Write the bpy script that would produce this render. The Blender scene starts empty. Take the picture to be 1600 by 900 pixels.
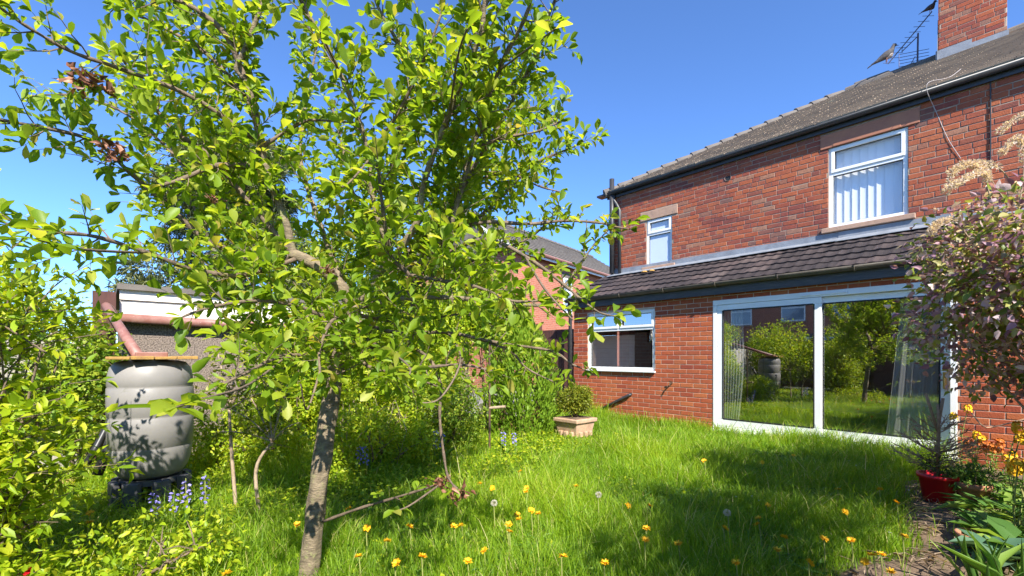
import bpy, math, random
import numpy as np
from mathutils import Vector, Matrix
random.seed(7); RNG = np.random.default_rng(7)
S = bpy.context.scene
COL = S.collection
rad = math.radians

# ------------------------------------------------------------------ camera, sky, sun, exposure
CAM_H = 1.2; FPX = 711.0; YAW = math.atan(637/711)
cam = bpy.data.cameras.new('camera'); camo = bpy.data.objects.new('camera', cam); COL.objects.link(camo)
cam.sensor_width = 36; cam.lens = 36*FPX/1600; cam.shift_y = 106/1600
cam.clip_start = .05; cam.clip_end = 500
camo.location = (0, 0, CAM_H); camo.rotation_euler = (rad(90), 0, rad(90)-YAW)
S.camera = camo
SUN_AZ = rad(-24); SUN_EL = rad(42)          # from +x towards +y
wd = bpy.data.worlds.new('World'); S.world = wd; wd.use_nodes = True
nt = wd.node_tree; bg = nt.nodes['Background']
sky = nt.nodes.new('ShaderNodeTexSky'); sky.sky_type = 'NISHITA'; sky.sun_disc = False
sky.sun_elevation = SUN_EL; sky.sun_rotation = rad(90)-SUN_AZ
sky.altitude = 3500; sky.air_density = 1.0; sky.dust_density = .05; sky.ozone_density = 10.0
nt.links.new(sky.outputs[0], bg.inputs[0]); bg.inputs[1].default_value = .135
sl = bpy.data.lights.new('sun', 'SUN'); sl.energy = 4.15; sl.angle = rad(.53); sl.color = (1, .95, .86)
so = bpy.data.objects.new('sun', sl); COL.objects.link(so)
sdir = Vector((math.cos(SUN_EL)*math.cos(SUN_AZ), math.cos(SUN_EL)*math.sin(SUN_AZ), math.sin(SUN_EL)))
so.rotation_euler = (-sdir).to_track_quat('-Z', 'Y').to_euler(); so.location = (20, 20, 30)
vs = S.view_settings; vs.view_transform = 'Standard'; vs.look = 'None'; vs.exposure = 1.48; vs.gamma = 1; vs.use_curve_mapping = False
S.cycles.max_bounces = 8; S.cycles.transparent_max_bounces = 12; S.cycles.use_denoising = True

# ------------------------------------------------------------------ geometry of the view (used to find real positions)
VW = np.array([-math.cos(YAW), math.sin(YAW)]); RT = np.array([math.sin(YAW), math.cos(YAW)])
def P(px, py, d):
    u = (px-800)/FPX; q = d*(VW+u*RT)
    return Vector((q[0], q[1], CAM_H+(556-py)/FPX*d))
def G(px, py, z=0.05):
    return P(px, py, (CAM_H-z)*FPX/(py-556))
def project(p):                                  # array (n,3) -> px, py, depth
    p = np.asarray(p); d = p[:, 0]*VW[0]+p[:, 1]*VW[1]; r = p[:, 0]*RT[0]+p[:, 1]*RT[1]
    dd = np.where(d > .05, d, .05)
    return 800+FPX*r/dd, 556-FPX*(p[:, 2]-CAM_H)/dd, d

# ------------------------------------------------------------------ materials
def newmat(name):
    m = bpy.data.materials.new(name); m.use_nodes = True
    return m, m.node_tree, m.node_tree.nodes['Principled BSDF']
def N(t, ty, **kw):
    n = t.nodes.new(ty)
    for k, v in kw.items(): setattr(n, k, v)
    return n
def mixc(t, fac, a, b, blend='MIX'):
    n = N(t, 'ShaderNodeMix', data_type='RGBA', blend_type=blend)
    for sock, v in ((n.inputs[0], fac), (n.inputs[6], a), (n.inputs[7], b)):
        if isinstance(v, (int, float)): sock.default_value = v
        elif isinstance(v, tuple): sock.default_value = (*v[:3], 1)
        else: t.links.new(v, sock)
    return n.outputs[2]
def noise(t, scale, detail=4, rough=.6, coords=None, stretch=None):
    n = N(t, 'ShaderNodeTexNoise'); n.inputs['Scale'].default_value = scale; n.inputs['Detail'].default_value = detail; n.inputs['Roughness'].default_value = rough
    c = N(t, 'ShaderNodeTexCoord'); out = c.outputs['Object']
    if stretch:
        mp = N(t, 'ShaderNodeMapping'); mp.inputs['Scale'].default_value = stretch; t.links.new(out, mp.inputs[0]); out = mp.outputs[0]
    t.links.new(out, n.inputs['Vector'])
    return n.outputs['Fac']
def ramp(t, fac, stops):
    r = N(t, 'ShaderNodeValToRGB'); e = r.color_ramp.elements
    while len(e) < len(stops): e.new(.5)
    for k, (p, c) in enumerate(stops):
        e[k].position = p; e[k].color = (*c[:3], 1) if isinstance(c, tuple) else (c, c, c, 1)
    t.links.new(fac, r.inputs[0]); return r.outputs[0]
def bumpn(t, b, h, strength, dist=.01):
    n = N(t, 'ShaderNodeBump'); n.inputs['Strength'].default_value = strength; n.inputs['Distance'].default_value = dist
    t.links.new(h, n.inputs['Height']); t.links.new(n.outputs[0], b.inputs['Normal'])
def mat(name, c1, c2=None, scale=8, rough=.7, bump=.0, bscale=60, metal=0, spec=.4, stretch=None, lo=.35, hi=.65, dirt=None):
    m, t, b = newmat(name)
    c2 = c2 or tuple(x*.75 for x in c1)
    f = ramp(t, noise(t, scale, 6, .65, stretch=stretch), [(lo, 0.), (hi, 1.)])
    col = mixc(t, f, c1, c2)
    if dirt:
        f2 = ramp(t, noise(t, dirt[1], 5, .7), [(dirt[2], 0.), (dirt[2]+.12, 1.)])
        col = mixc(t, f2, col, dirt[0])
    t.links.new(col, b.inputs['Base Color'])
    b.inputs['Roughness'].default_value = rough; b.inputs['Metallic'].default_value = metal; b.inputs['Specular IOR Level'].default_value = spec
    if bump: bumpn(t, b, noise(t, bscale, 5, .7, stretch=stretch), bump)
    return m
def leafmat(name, stops, trans=.42, gain=1.5, rough=.45, spec=.35, objrand=False):
    m, t, b = newmat(name)
    if objrand: a = N(t, 'ShaderNodeObjectInfo').outputs['Random']
    else:
        at = N(t, 'ShaderNodeAttribute'); at.attribute_name = 'rnd'; a = at.outputs['Fac']
    c = ramp(t, a, stops)
    c = mixc(t, ramp(t, noise(t, 30, 3), [(.3, 0.), (.7, .35)]), c, mixc(t, 1., c, (.75, .8, .7), 'MULTIPLY'))
    t.links.new(c, b.inputs['Base Color']); b.inputs['Roughness'].default_value = rough; b.inputs['Specular IOR Level'].default_value = spec
    tr = N(t, 'ShaderNodeBsdfTranslucent')
    t.links.new(mixc(t, 1., c, (gain*1.1, gain, gain*.5), 'MULTIPLY'), tr.inputs[0])
    mx = N(t, 'ShaderNodeMixShader'); mx.inputs[0].default_value = trans
    t.links.new(b.outputs[0], mx.inputs[1]); t.links.new(tr.outputs[0], mx.inputs[2])
    t.links.new(mx.outputs[0], t.nodes['Material Output'].inputs[0])
    return m
def brickmat(name, stops, objrand, soot=.42):
    m, t, b = newmat(name)
    if objrand: a = N(t, 'ShaderNodeObjectInfo').outputs['Random']
    else:
        at = N(t, 'ShaderNodeAttribute'); at.attribute_name = 'rnd'; a = at.outputs['Fac']
    c = ramp(t, a, stops)
    g = N(t, 'ShaderNodeNewGeometry')
    n1 = N(t, 'ShaderNodeTexNoise'); n1.inputs['Scale'].default_value = 22; n1.inputs['Detail'].default_value = 6; t.links.new(g.outputs['Position'], n1.inputs['Vector'])
    n2 = N(t, 'ShaderNodeTexNoise'); n2.inputs['Scale'].default_value = 1.3; n2.inputs['Detail'].default_value = 5; t.links.new(g.outputs['Position'], n2.inputs['Vector'])
    c = mixc(t, ramp(t, n1.outputs['Fac'], [(.35, 0.), (.75, soot)]), c, (.10, .055, .05))
    c = mixc(t, ramp(t, n1.outputs['Fac'], [(.26, .32), (.40, 0.)]), c, (.46, .27, .19))
    c = mixc(t, ramp(t, n2.outputs['Fac'], [(.45, 0.), (.75, .35)]), c, (.42, .15, .07))
    c = mixc(t, ramp(t, n2.outputs['Fac'], [(.28, soot*1.5), (.48, 0.)]), c, (.15, .06, .055))
    t.links.new(c, b.inputs['Base Color']); b.inputs['Roughness'].default_value = .88; b.inputs['Specular IOR Level'].default_value = .2
    n3 = N(t, 'ShaderNodeTexNoise'); n3.inputs['Scale'].default_value = 90; n3.inputs['Detail'].default_value = 4; t.links.new(g.outputs['Position'], n3.inputs['Vector'])
    bumpn(t, b, n3.outputs['Fac'], .6, .006)
    return m
def glassmat(name, refl=.32, tint=(1, 1, 1)):
    m, t, b = newmat(name); t.nodes.remove(b)
    lw = N(t, 'ShaderNodeFresnel'); lw.inputs[0].default_value = 1.5
    ad = N(t, 'ShaderNodeMath', operation='MULTIPLY_ADD'); t.links.new(lw.outputs[0], ad.inputs[0]); ad.inputs[1].default_value = 1.6; ad.inputs[2].default_value = refl-.06
    ad.use_clamp = True
    gm = N(t, 'ShaderNodeNewGeometry'); nb = N(t, 'ShaderNodeMath', operation='SUBTRACT'); nb.inputs[0].default_value = 1; t.links.new(gm.outputs['Backfacing'], nb.inputs[1])
    ml = N(t, 'ShaderNodeMath', operation='MULTIPLY'); t.links.new(ad.outputs[0], ml.inputs[0]); t.links.new(nb.outputs[0], ml.inputs[1]); ad = ml
    tr = N(t, 'ShaderNodeBsdfTransparent'); tr.inputs[0].default_value = (*tint, 1)
    gl = N(t, 'ShaderNodeBsdfGlossy'); gl.inputs['Roughness'].default_value = .005
    mx = N(t, 'ShaderNodeMixShader'); t.links.new(ad.outputs[0], mx.inputs[0]); t.links.new(tr.outputs[0], mx.inputs[1]); t.links.new(gl.outputs[0], mx.inputs[2])
    t.links.new(mx.outputs[0], t.nodes['Material Output'].inputs[0])
    return m

OLD = [(0, (.33, .075, .036)), (.18, (.39, .10, .042)), (.34, (.27, .06, .04)), (.48, (.41, .115, .048)), (.6, (.23, .052, .042)), (.74, (.36, .088, .04)), (.86, (.18, .052, .045)), (.95, (.33, .17, .11)), (1, (.15, .08, .07))]
NEWB = [(0, (.42, .095, .036)), (.25, (.37, .078, .032)), (.5, (.47, .135, .048)), (.75, (.31, .06, .03)), (1, (.44, .11, .04))]
MT = {}
MT['old_o'] = brickmat('old_brick', OLD, True); MT['old_a'] = brickmat('old_brick_field', OLD, False)
MT['new_o'] = brickmat('new_brick', NEWB, True, .18); MT['new_a'] = brickmat('new_brick_field', NEWB, False, .18)
MT['mortar_old'] = mat('mortar_old', (.38, .28, .21), (.27, .2, .155), 9, .95, .5, 120)
MT['mortar_new'] = mat('mortar_new', (.62, .47, .36), (.5, .36, .27), 9, .95, .4, 120)
MT['upvc'] = mat('white_upvc', (.80, .80, .79), (.74, .74, .72), 3, .35, spec=.5, dirt=((.5, .48, .42), 14, .66))
MT['gasket'] = mat('black_gasket', (.02, .02, .02), rough=.6)
MT['glass'] = glassmat('window_glass', .52)
MT['glass_up'] = glassmat('upper_glass', .16)
MT['frost'] = mat('frosted_glass', (.52, .60, .72), (.5, .57, .68), 4, .12, spec=.9)
MT['stone'] = mat('sandstone', (.42, .27, .19), (.34, .22, .16), 10, .9, .5, 70, dirt=((.2, .15, .12), 5, .62))
MT['paintstone'] = mat('painted_lintel', (.40, .17, .10), (.34, .14, .09), 6, .85, .25, 60)
MT['blackpvc'] = mat('black_plastic', (.025, .026, .03), (.04, .04, .042), 12, .42, spec=.5)
MT['fascia'] = mat('dark_fascia', (.055, .055, .062), (.085, .082, .085), 7, .6, .3, 30, stretch=(1, 8, 8), dirt=((.17, .16, .14), 6, .66))
MT['gutter'] = mat('gutter_plastic', (.055, .045, .036), (.10, .085, .06), 5, .55, dirt=((.2, .18, .1), 8, .64))
MT['lead'] = mat('lead_flashing', (.24, .26, .29), (.17, .185, .21), 7, .55, .25, 20, spec=.5)
MT['tile_o'] = mat('concrete_tile', (.034, .026, .027), (.055, .043, .042), 5, .8, .5, 70, dirt=((.22, .21, .2), 16, .70))
t_ = MT['tile_o'].node_tree; b_ = t_.nodes['Principled BSDF']; l_ = b_.inputs['Base Color'].links[0].from_socket
v_ = ramp(t_, N(t_, 'ShaderNodeObjectInfo').outputs['Random'], [(0, (.62, .60, .60)), (.5, (1, .95, .93)), (.85, (1.5, 1.35, 1.25)), (1, (2.0, 1.95, 1.75))])
t_.links.new(mixc(t_, 1., l_, v_, 'MULTIPLY'), b_.inputs['Base Color'])
MT['slate'] = mat('clay_roof_tile', (.36, .28, .20), (.25, .195, .145), 2.5, .9, .3, 60, dirt=((.36, .32, .23), 4, .6))
MT['slate_dark'] = mat('old_dark_tile', (.11, .095, .085), (.16, .14, .12), 3, .9, .5, 60)
MT['plaster'] = mat('room_plaster', (.55, .47, .36), (.52, .44, .34), 2, .9)
MT['carpet'] = mat('carpet', (.15, .16, .17), (.11, .12, .13), 40, .95, .5, 200)
MT['curtain'] = leafmat('sheer_curtain', [(0, (.84, .85, .84)), (1, (.84, .85, .84))], .3, 1.0, .8, .1)
MT['blind'] = mat('blind_fabric', (.82, .84, .86), (.80, .82, .85), 3, .8)
MT['brass'] = mat('brass', (.5, .33, .12), rough=.3, metal=1)
MT['dash'] = mat('pebbledash', (.27, .215, .175), (.09, .07, .06), 75, .95, 1.0, 75, lo=.42, hi=.58, dirt=((.40, .34, .29), 130, .62))
MT['whitepaint'] = mat('white_boards', (.80, .74, .68), (.70, .64, .58), 4, .6, .2, 20, dirt=((.45, .38, .32), 9, .66))
MT['garagedoor'] = mat('garage_door_paint', (.76, .75, .72), (.7, .69, .66), 5, .5)
MT['brownpipe'] = mat('brown_pipe', (.22, .085, .065), (.30, .16, .13), 8, .5, spec=.5, dirt=((.5, .38, .34), 14, .62))
MT['brownwood'] = mat('brown_wood', (.11, .045, .035), (.07, .03, .025), 6, .8, .4, 40, stretch=(6, 6, .6))
MT['barrel'] = mat('grey_barrel', (.25, .235, .22), (.205, .195, .185), 3, .45, .08, 60, spec=.4, dirt=((.15, .15, .10), 5, .62))
MT['lid'] = mat('lichen_board', (.45, .27, .06), (.28, .16, .06), 18, .9, .6, 60)
MT['darkplastic'] = mat('dark_stand', (.075, .075, .085), (.12, .115, .12), 8, .6)
MT['blackpipe'] = mat('black_hose', (.015, .016, .018), (.035, .035, .035), 6, .4)
MT['fence_old'] = mat('weathered_fence', (.42, .38, .33), (.28, .25, .21), 5, .9, .5, 30, stretch=(8, 8, .7))
MT['fence_brown'] = mat('brown_fence', (.24, .12, .06), (.16, .08, .045), 5, .9, .5, 30, stretch=(.7, 8, 8))
MT['bark'] = mat('plum_bark', (.30, .235, .15), (.13, .10, .065), 26, .95, 1.0, 70, stretch=(.6, .6, 1.6), dirt=((.30, .29, .13), 14, .57))
MT['twig'] = mat('twig_bark', (.21, .15, .10), (.11, .08, .055), 30, .85, .6, 80)
MT['paletwig'] = mat('pale_twig', (.42, .32, .22), (.28, .2, .13), 25, .85, .5, 80)
MT['deadtwig'] = mat('dead_twig', (.46, .29, .17), (.30, .18, .11), 25, .9, .5, 80)
MT['terracotta'] = mat('terracotta', (.42, .19, .10), (.34, .15, .09), 8, .85, .4, 50, dirt=((.5, .38, .28), 10, .62))
MT['stonepot'] = mat('stone_planter', (.50, .33, .22), (.38, .24, .16), 9, .9, .6, 40, dirt=((.25, .2, .13), 8, .64))
MT['redpot'] = mat('red_plastic', (.62, .012, .018), (.52, .01, .015), 5, .35, spec=.5)
MT['soil'] = mat('soil', (.20, .135, .085), (.11, .075, .05), 9, .95, 1.0, 40, dirt=((.32, .24, .17), 20, .62))
MT['ground'] = mat('turf_ground', (.06, .09, .018), (.09, .075, .035), 6, .95, .8, 30)
MT['metal'] = mat('aerial_metal', (.10, .09, .11), (.07, .06, .08), 10, .5, metal=.6)
MT['rust'] = mat('rusty_metal', (.045, .035, .03), (.12, .06, .03), 20, .8)
MT['bird'] = mat('bird_feather', (.10, .09, .09), (.045, .042, .045), 30, .8)
MT['birdpale'] = mat('bird_belly', (.42, .36, .33), (.32, .28, .26), 30, .8)
MT['yellow'] = mat('dandelion_yellow', (.85, .52, .01), (.80, .42, .01), 60, .6)
MT['stem'] = mat('flower_stem', (.22, .30, .07), (.28, .24, .08), 20, .6)
MT['clock'] = leafmat('seed_head', [(0, (.72, .70, .68)), (1, (.72, .70, .68))], .5, 1.0)
MT['daisy'] = mat('daisy_white', (.80, .78, .80), rough=.6)
MT['bluebell'] = mat('bluebell_petal', (.20, .18, .56), (.30, .26, .66), 40, .6)
MT['wallorange'] = mat('orange_petal', (.45, .09, .01), (.6, .2, .02), 60, .6)
MT['redpetal'] = mat('red_petal', (.55, .01, .02), rough=.5)
MT['cable'] = mat('cable_grey', (.45, .40, .38), rough=.6)
MT['lf_plum'] = leafmat('plum_leaf', [(0, (.12, .21, .016)), (.3, (.19, .30, .018)), (.6, (.25, .36, .022)), (.85, (.36, .44, .035)), (.95, (.42, .44, .07)), (1, (.34, .27, .06))], .54, 1.6)
MT['lf_plum_big'] = MT['lf_plum']
MT['lf_left'] = leafmat('yellowgreen_leaf', [(0, (0.176, 0.292, 0.012)), (.5, (0.319, 0.437, 0.0144)), (1, (0.526, 0.539, 0.036))], .45, 1.55)
MT['lf_mid'] = leafmat('mid_leaf', [(0, (0.0945, 0.186, 0.018)), (.5, (0.208, 0.321, 0.024)), (1, (0.416, 0.456, 0.048))], .4, 1.5)
MT['lf_dark'] = leafmat('dark_leaf', [(0, (.025, .06, .015)), (.6, (.05, .10, .02)), (1, (.10, .14, .03))], .3, 1.3)
MT['lf_pine'] = leafmat('pine_needle', [(0, (0.084, 0.115, 0.054)), (.6, (0.154, 0.189, 0.072)), (1, (0.266, 0.27, 0.108))], .25, 1.2)
MT['lf_blue'] = leafmat('blue_conifer', [(0, (.02, .045, .06)), (1, (.06, .10, .12))], .2, 1.2)
MT['lf_conifer'] = leafmat('bright_conifer', [(0, (0.084, 0.176, 0.0144)), (.6, (0.21, 0.338, 0.024)), (1, (0.378, 0.446, 0.048))], .35, 1.4)
MT['lf_box'] = leafmat('box_leaf', [(0, (.10, .15, .015)), (.6, (.24, .27, .02)), (1, (.36, .33, .04))], .4, 1.4)
MT['lf_pink'] = leafmat('purple_leaf', [(0, (.22, .10, .15)), (.18, (.38, .20, .28)), (.34, (.58, .38, .45)), (.44, (.13, .20, .04)), (.64, (.26, .32, .05)), (.8, (.42, .40, .10)), (.9, (.66, .46, .52)), (1, (.78, .66, .66))], .45, 1.3)
MT['lf_spike'] = leafmat('seed_spike', [(0, (.62, .48, .42)), (1, (.80, .70, .64))], .45, 1.15)
MT['lf_straw'] = leafmat('dry_straw', [(0, (.22, .15, .10)), (1, (.46, .35, .25))], .3, 1.1)
MT['lf_brown'] = leafmat('withered_leaf', [(0, (.10, .045, .03)), (.6, (.24, .10, .06)), (1, (.48, .24, .16))], .25, 1.1)
MT['lf_border'] = leafmat('border_leaf', [(0, (.08, .18, .04)), (.6, (.15, .29, .05)), (1, (.30, .42, .08))], .4, 1.4)
MT['lf_glauc'] = leafmat('glaucous_leaf', [(0, (.08, .17, .10)), (1, (.16, .27, .17))], .3, 1.2)
MT['grass'] = leafmat('grass_blade', [(0, (.09, .18, .016)), (.35, (.18, .32, .016)), (.7, (.32, .46, .022)), (.93, (.46, .52, .05)), (1, (.60, .52, .26))], .5, 1.6, .5, .3)
def rendermat(name, brick, morta, sx, sz):
    m, t, b = newmat(name)
    br = N(t, 'ShaderNodeTexBrick'); br.inputs['Scale'].default_value = 1; br.inputs['Brick Width'].default_value = .225; br.inputs['Row Height'].default_value = .075; br.inputs['Mortar Size'].default_value = .006
    br.inputs['Color1'].default_value = (*brick[0], 1); br.inputs['Color2'].default_value = (*brick[1], 1); br.inputs['Mortar'].default_value = (*morta, 1)
    uv = N(t, 'ShaderNodeUVMap'); t.links.new(uv.outputs[0], br.inputs['Vector'])
    c = mixc(t, ramp(t, noise(t, 2, 5), [(.4, 0.), (.7, .3)]), br.outputs[0], (.25, .1, .07))
    t.links.new(c, b.inputs['Base Color']); b.inputs['Roughness'].default_value = .9
    bumpn(t, b, br.outputs['Fac'], -.4)
    return m
MT['farbrick'] = rendermat('far_brick', ((.34, .105, .06), (.42, .14, .08)), (.42, .27, .2), 1, 1)

# ------------------------------------------------------------------ mesh helpers
def mesh_np(name, V, F, rnd=None):
    V = np.ascontiguousarray(V, np.float32); F = np.ascontiguousarray(F, np.int32); k = F.shape[1]
    me = bpy.data.meshes.new(name)
    me.vertices.add(len(V)); me.vertices.foreach_set('co', V.ravel())
    me.loops.add(F.size); me.loops.foreach_set('vertex_index', F.ravel())
    me.polygons.add(len(F)); me.polygons.foreach_set('use_smooth', np.zeros(len(F), bool)); me.polygons.foreach_set('loop_start', np.arange(0, F.size, k, dtype=np.int32))
    if rnd is not None:
        a = me.attributes.new('rnd', 'FLOAT', 'POINT'); a.data.foreach_set('value', np.ascontiguousarray(rnd, np.float32))
    me.update(calc_edges=True); me.validate()
    return me
class MB:
    def __init__(s): s.v = []; s.f = []
    def add(s, vs, fs):
        o = len(s.v); s.v += [tuple(v) for v in vs]; s.f += [tuple(i+o for i in f) for f in fs]; return s
    def box(s, x0, x1, y0, y1, z0, z1):
        return s.add([(x0, y0, z0), (x1, y0, z0), (x1, y1, z0), (x0, y1, z0), (x0, y0, z1), (x1, y0, z1), (x1, y1, z1), (x0, y1, z1)],
                     [(0, 3, 2, 1), (4, 5, 6, 7), (0, 1, 5, 4), (1, 2, 6, 5), (2, 3, 7, 6), (3, 0, 4, 7)])
    def prism(s, poly, off):                 # polygon (3d points) extruded by off
        n = len(poly); a = [Vector(p) for p in poly]; b = [p+Vector(off) for p in a]
        return s.add(a+b, [tuple(range(n-1, -1, -1)), tuple(range(n, 2*n))]+[(i, (i+1) % n, n+(i+1) % n, n+i) for i in range(n)])
    def tube(s, pts, rs, sides=8, cap=True):
        pts = [Vector(p) for p in pts]; n = len(pts)
        if not hasattr(rs, '__len__'): rs = [rs]*n
        o = len(s.v); up = None
        for i, p in enumerate(pts):
            d = (pts[min(i+1, n-1)]-pts[max(i-1, 0)])
            d = d.normalized() if d.length > 1e-9 else Vector((0, 0, 1))
            if up is None:
                up = d.orthogonal().normalized()
            up = (up-d*up.dot(d)); up = up.normalized() if up.length > 1e-6 else d.orthogonal().normalized()
            q = d.cross(up)
            for k in range(sides):
                a = 2*math.pi*k/sides; s.v.append(tuple(p+(up*math.cos(a)+q*math.sin(a))*rs[i]))
        for i in range(n-1):
            for k in range(sides):
                k2 = (k+1) % sides; s.f.append((o+i*sides+k, o+i*sides+k2, o+(i+1)*sides+k2, o+(i+1)*sides+k))
        if cap:
            s.f.append(tuple(o+k for k in range(sides-1, -1, -1))); s.f.append(tuple(o+(n-1)*sides+k for k in range(sides)))
        return s
    def lathe(s, prof, c, sides=32, cap=True):
        o = len(s.v); n = len(prof)
        for r, z in prof:
            for k in range(sides):
                a = 2*math.pi*k/sides; s.v.append((c[0]+r*math.cos(a), c[1]+r*math.sin(a), c[2]+z))
        for i in range(n-1):
            for k in range(sides):
                k2 = (k+1) % sides; s.f.append((o+i*sides+k, o+i*sides+k2, o+(i+1)*sides+k2, o+(i+1)*sides+k))
        if cap:
            s.f.append(tuple(o+k for k in range(sides-1, -1, -1))); s.f.append(tuple(o+(n-1)*sides+k for k in range(sides)))
        return s
    def build(s, name, m, parent=None, smooth=False, bevel=0, kind=None, label=None):
        me = bpy.data.meshes.new(name); me.from_pydata(s.v, [], s.f); me.update()
        return link(name, me, m, parent, smooth, bevel, kind, label)
def link(name, me, m, parent=None, smooth=False, bevel=0, kind=None, label=None):
    if m is not None and not me.materials: me.materials.append(MT[m])
    if smooth: me.polygons.foreach_set('use_smooth', [True]*len(me.polygons))
    o = bpy.data.objects.new(name, me); COL.objects.link(o)
    if parent is not None:
        o.parent = parent
        if parent.type == 'EMPTY': o.matrix_parent_inverse = Matrix.Translation(-parent.location)
    if bevel:
        b = o.modifiers.new('bevel', 'BEVEL'); b.width = bevel; b.segments = 2; b.limit_method = 'ANGLE'
    if kind: o['kind'] = kind
    if label: o['label'] = label
    return o
def T(name, label, cat, loc=(0, 0, 0), group=None):
    o = bpy.data.objects.new(name, None); COL.objects.link(o); o.location = loc; o.empty_display_size = .1
    o['label'] = label; o['category'] = cat
    if group: o['group'] = group
    return o
def tag(o, label, cat, group=None):
    o['label'] = label; o['category'] = cat
    if group: o['group'] = group
    return o
def uvbox(o):                               # metres as uv, for walls
    me = o.data; uv = me.uv_layers.new(name='UVMap')
    for p in me.polygons:
        n = p.normal
        t = Vector((0, 0, 1)).cross(n) if abs(n.z) < .9 else Vector((1, 0, 0))
        t.normalize()
        for li in p.loop_indices:
            c = me.vertices[me.loops[li].vertex_index].co
            uv.data[li].uv = (c.dot(t), c.z)
    return o
def smoothline(pts, sub=5):
    pts = [Vector(p) for p in pts]; out = []
    for i in range(len(pts)-1):
        p0 = pts[max(i-1, 0)]; p1 = pts[i]; p2 = pts[i+1]; p3 = pts[min(i+2, len(pts)-1)]
        for k in range(sub):
            t = k/sub
            out.append(.5*((2*p1)+(p2-p0)*t+(2*p0-5*p1+4*p2-p3)*t*t+(3*p1-p0-3*p2+p3)*t**3))
    out.append(pts[-1]); return out
def unit(a):
    return a/np.maximum(np.linalg.norm(a, axis=-1, keepdims=True), 1e-9)

# leaf shapes: 8 verts, 8 triangles, along +y, face up +z
def leaf_template(w1=.36, w2=.5, y1=.28, y2=.66, fold=.12, droop=.14):
    v = np.array([(0, 0, 0), (-w1, y1, fold*.8), (0, y1, 0), (w1, y1, fold*.8), (-w2*.86, y2, fold-droop*.3), (0, y2, -droop*.35), (w2*.86, y2, fold-droop*.3), (0, 1, -droop)], float)
    f = np.array([(0, 2, 1), (0, 3, 2), (1, 2, 5), (1, 5, 4), (2, 3, 6), (2, 6, 5), (4, 5, 7), (5, 6, 7)])
    return v, f
def leaf_fine(prof, fold=.12, droop=.16):
    """prof: (y, half width) rows between base and tip"""
    v = [(0, 0, 0)]
    for y, w in prof: v += [(-w, y, fold*w*2-droop*y*y), (0, y, -droop*y*y), (w, y, fold*w*2-droop*y*y)]
    v.append((0, 1, -droop)); n = len(prof); f = [(0, 2, 1), (0, 3, 2)]
    for i in range(n-1):
        a, b = 1+3*i, 4+3*i; f += [(a, a+1, b+1), (a, b+1, b), (a+1, a+2, b+2), (a+1, b+2, b+1)]
    a = 1+3*(n-1); f += [(a, a+1, 3*n+1), (a+1, a+2, 3*n+1)]
    return np.array(v, float), np.array(f)
OBOV = leaf_fine([(.22, .20), (.50, .43), (.80, .42)])
OVATE = leaf_template(.46, .42, .26, .62)
LANCE = leaf_fine([(.25, .36), (.60, .42)], .08, .2)
ROUNDL = leaf_template(.52, .56, .24, .66, .06, .06)
QUADL = (np.array([(0, 0, 0), (-.5, .5, .06), (0, 1, -.08), (.5, .5, .06)], float), np.array([(0, 2, 1), (0, 3, 2)]))
FOURL = (np.array([(0, 0, 0), (-.5, .42, .1), (0, .5, 0), (.5, .42, .1), (0, 1, -.1)], float), np.array([(0, 2, 1), (0, 3, 2), (1, 2, 4), (2, 3, 4)]))
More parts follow.
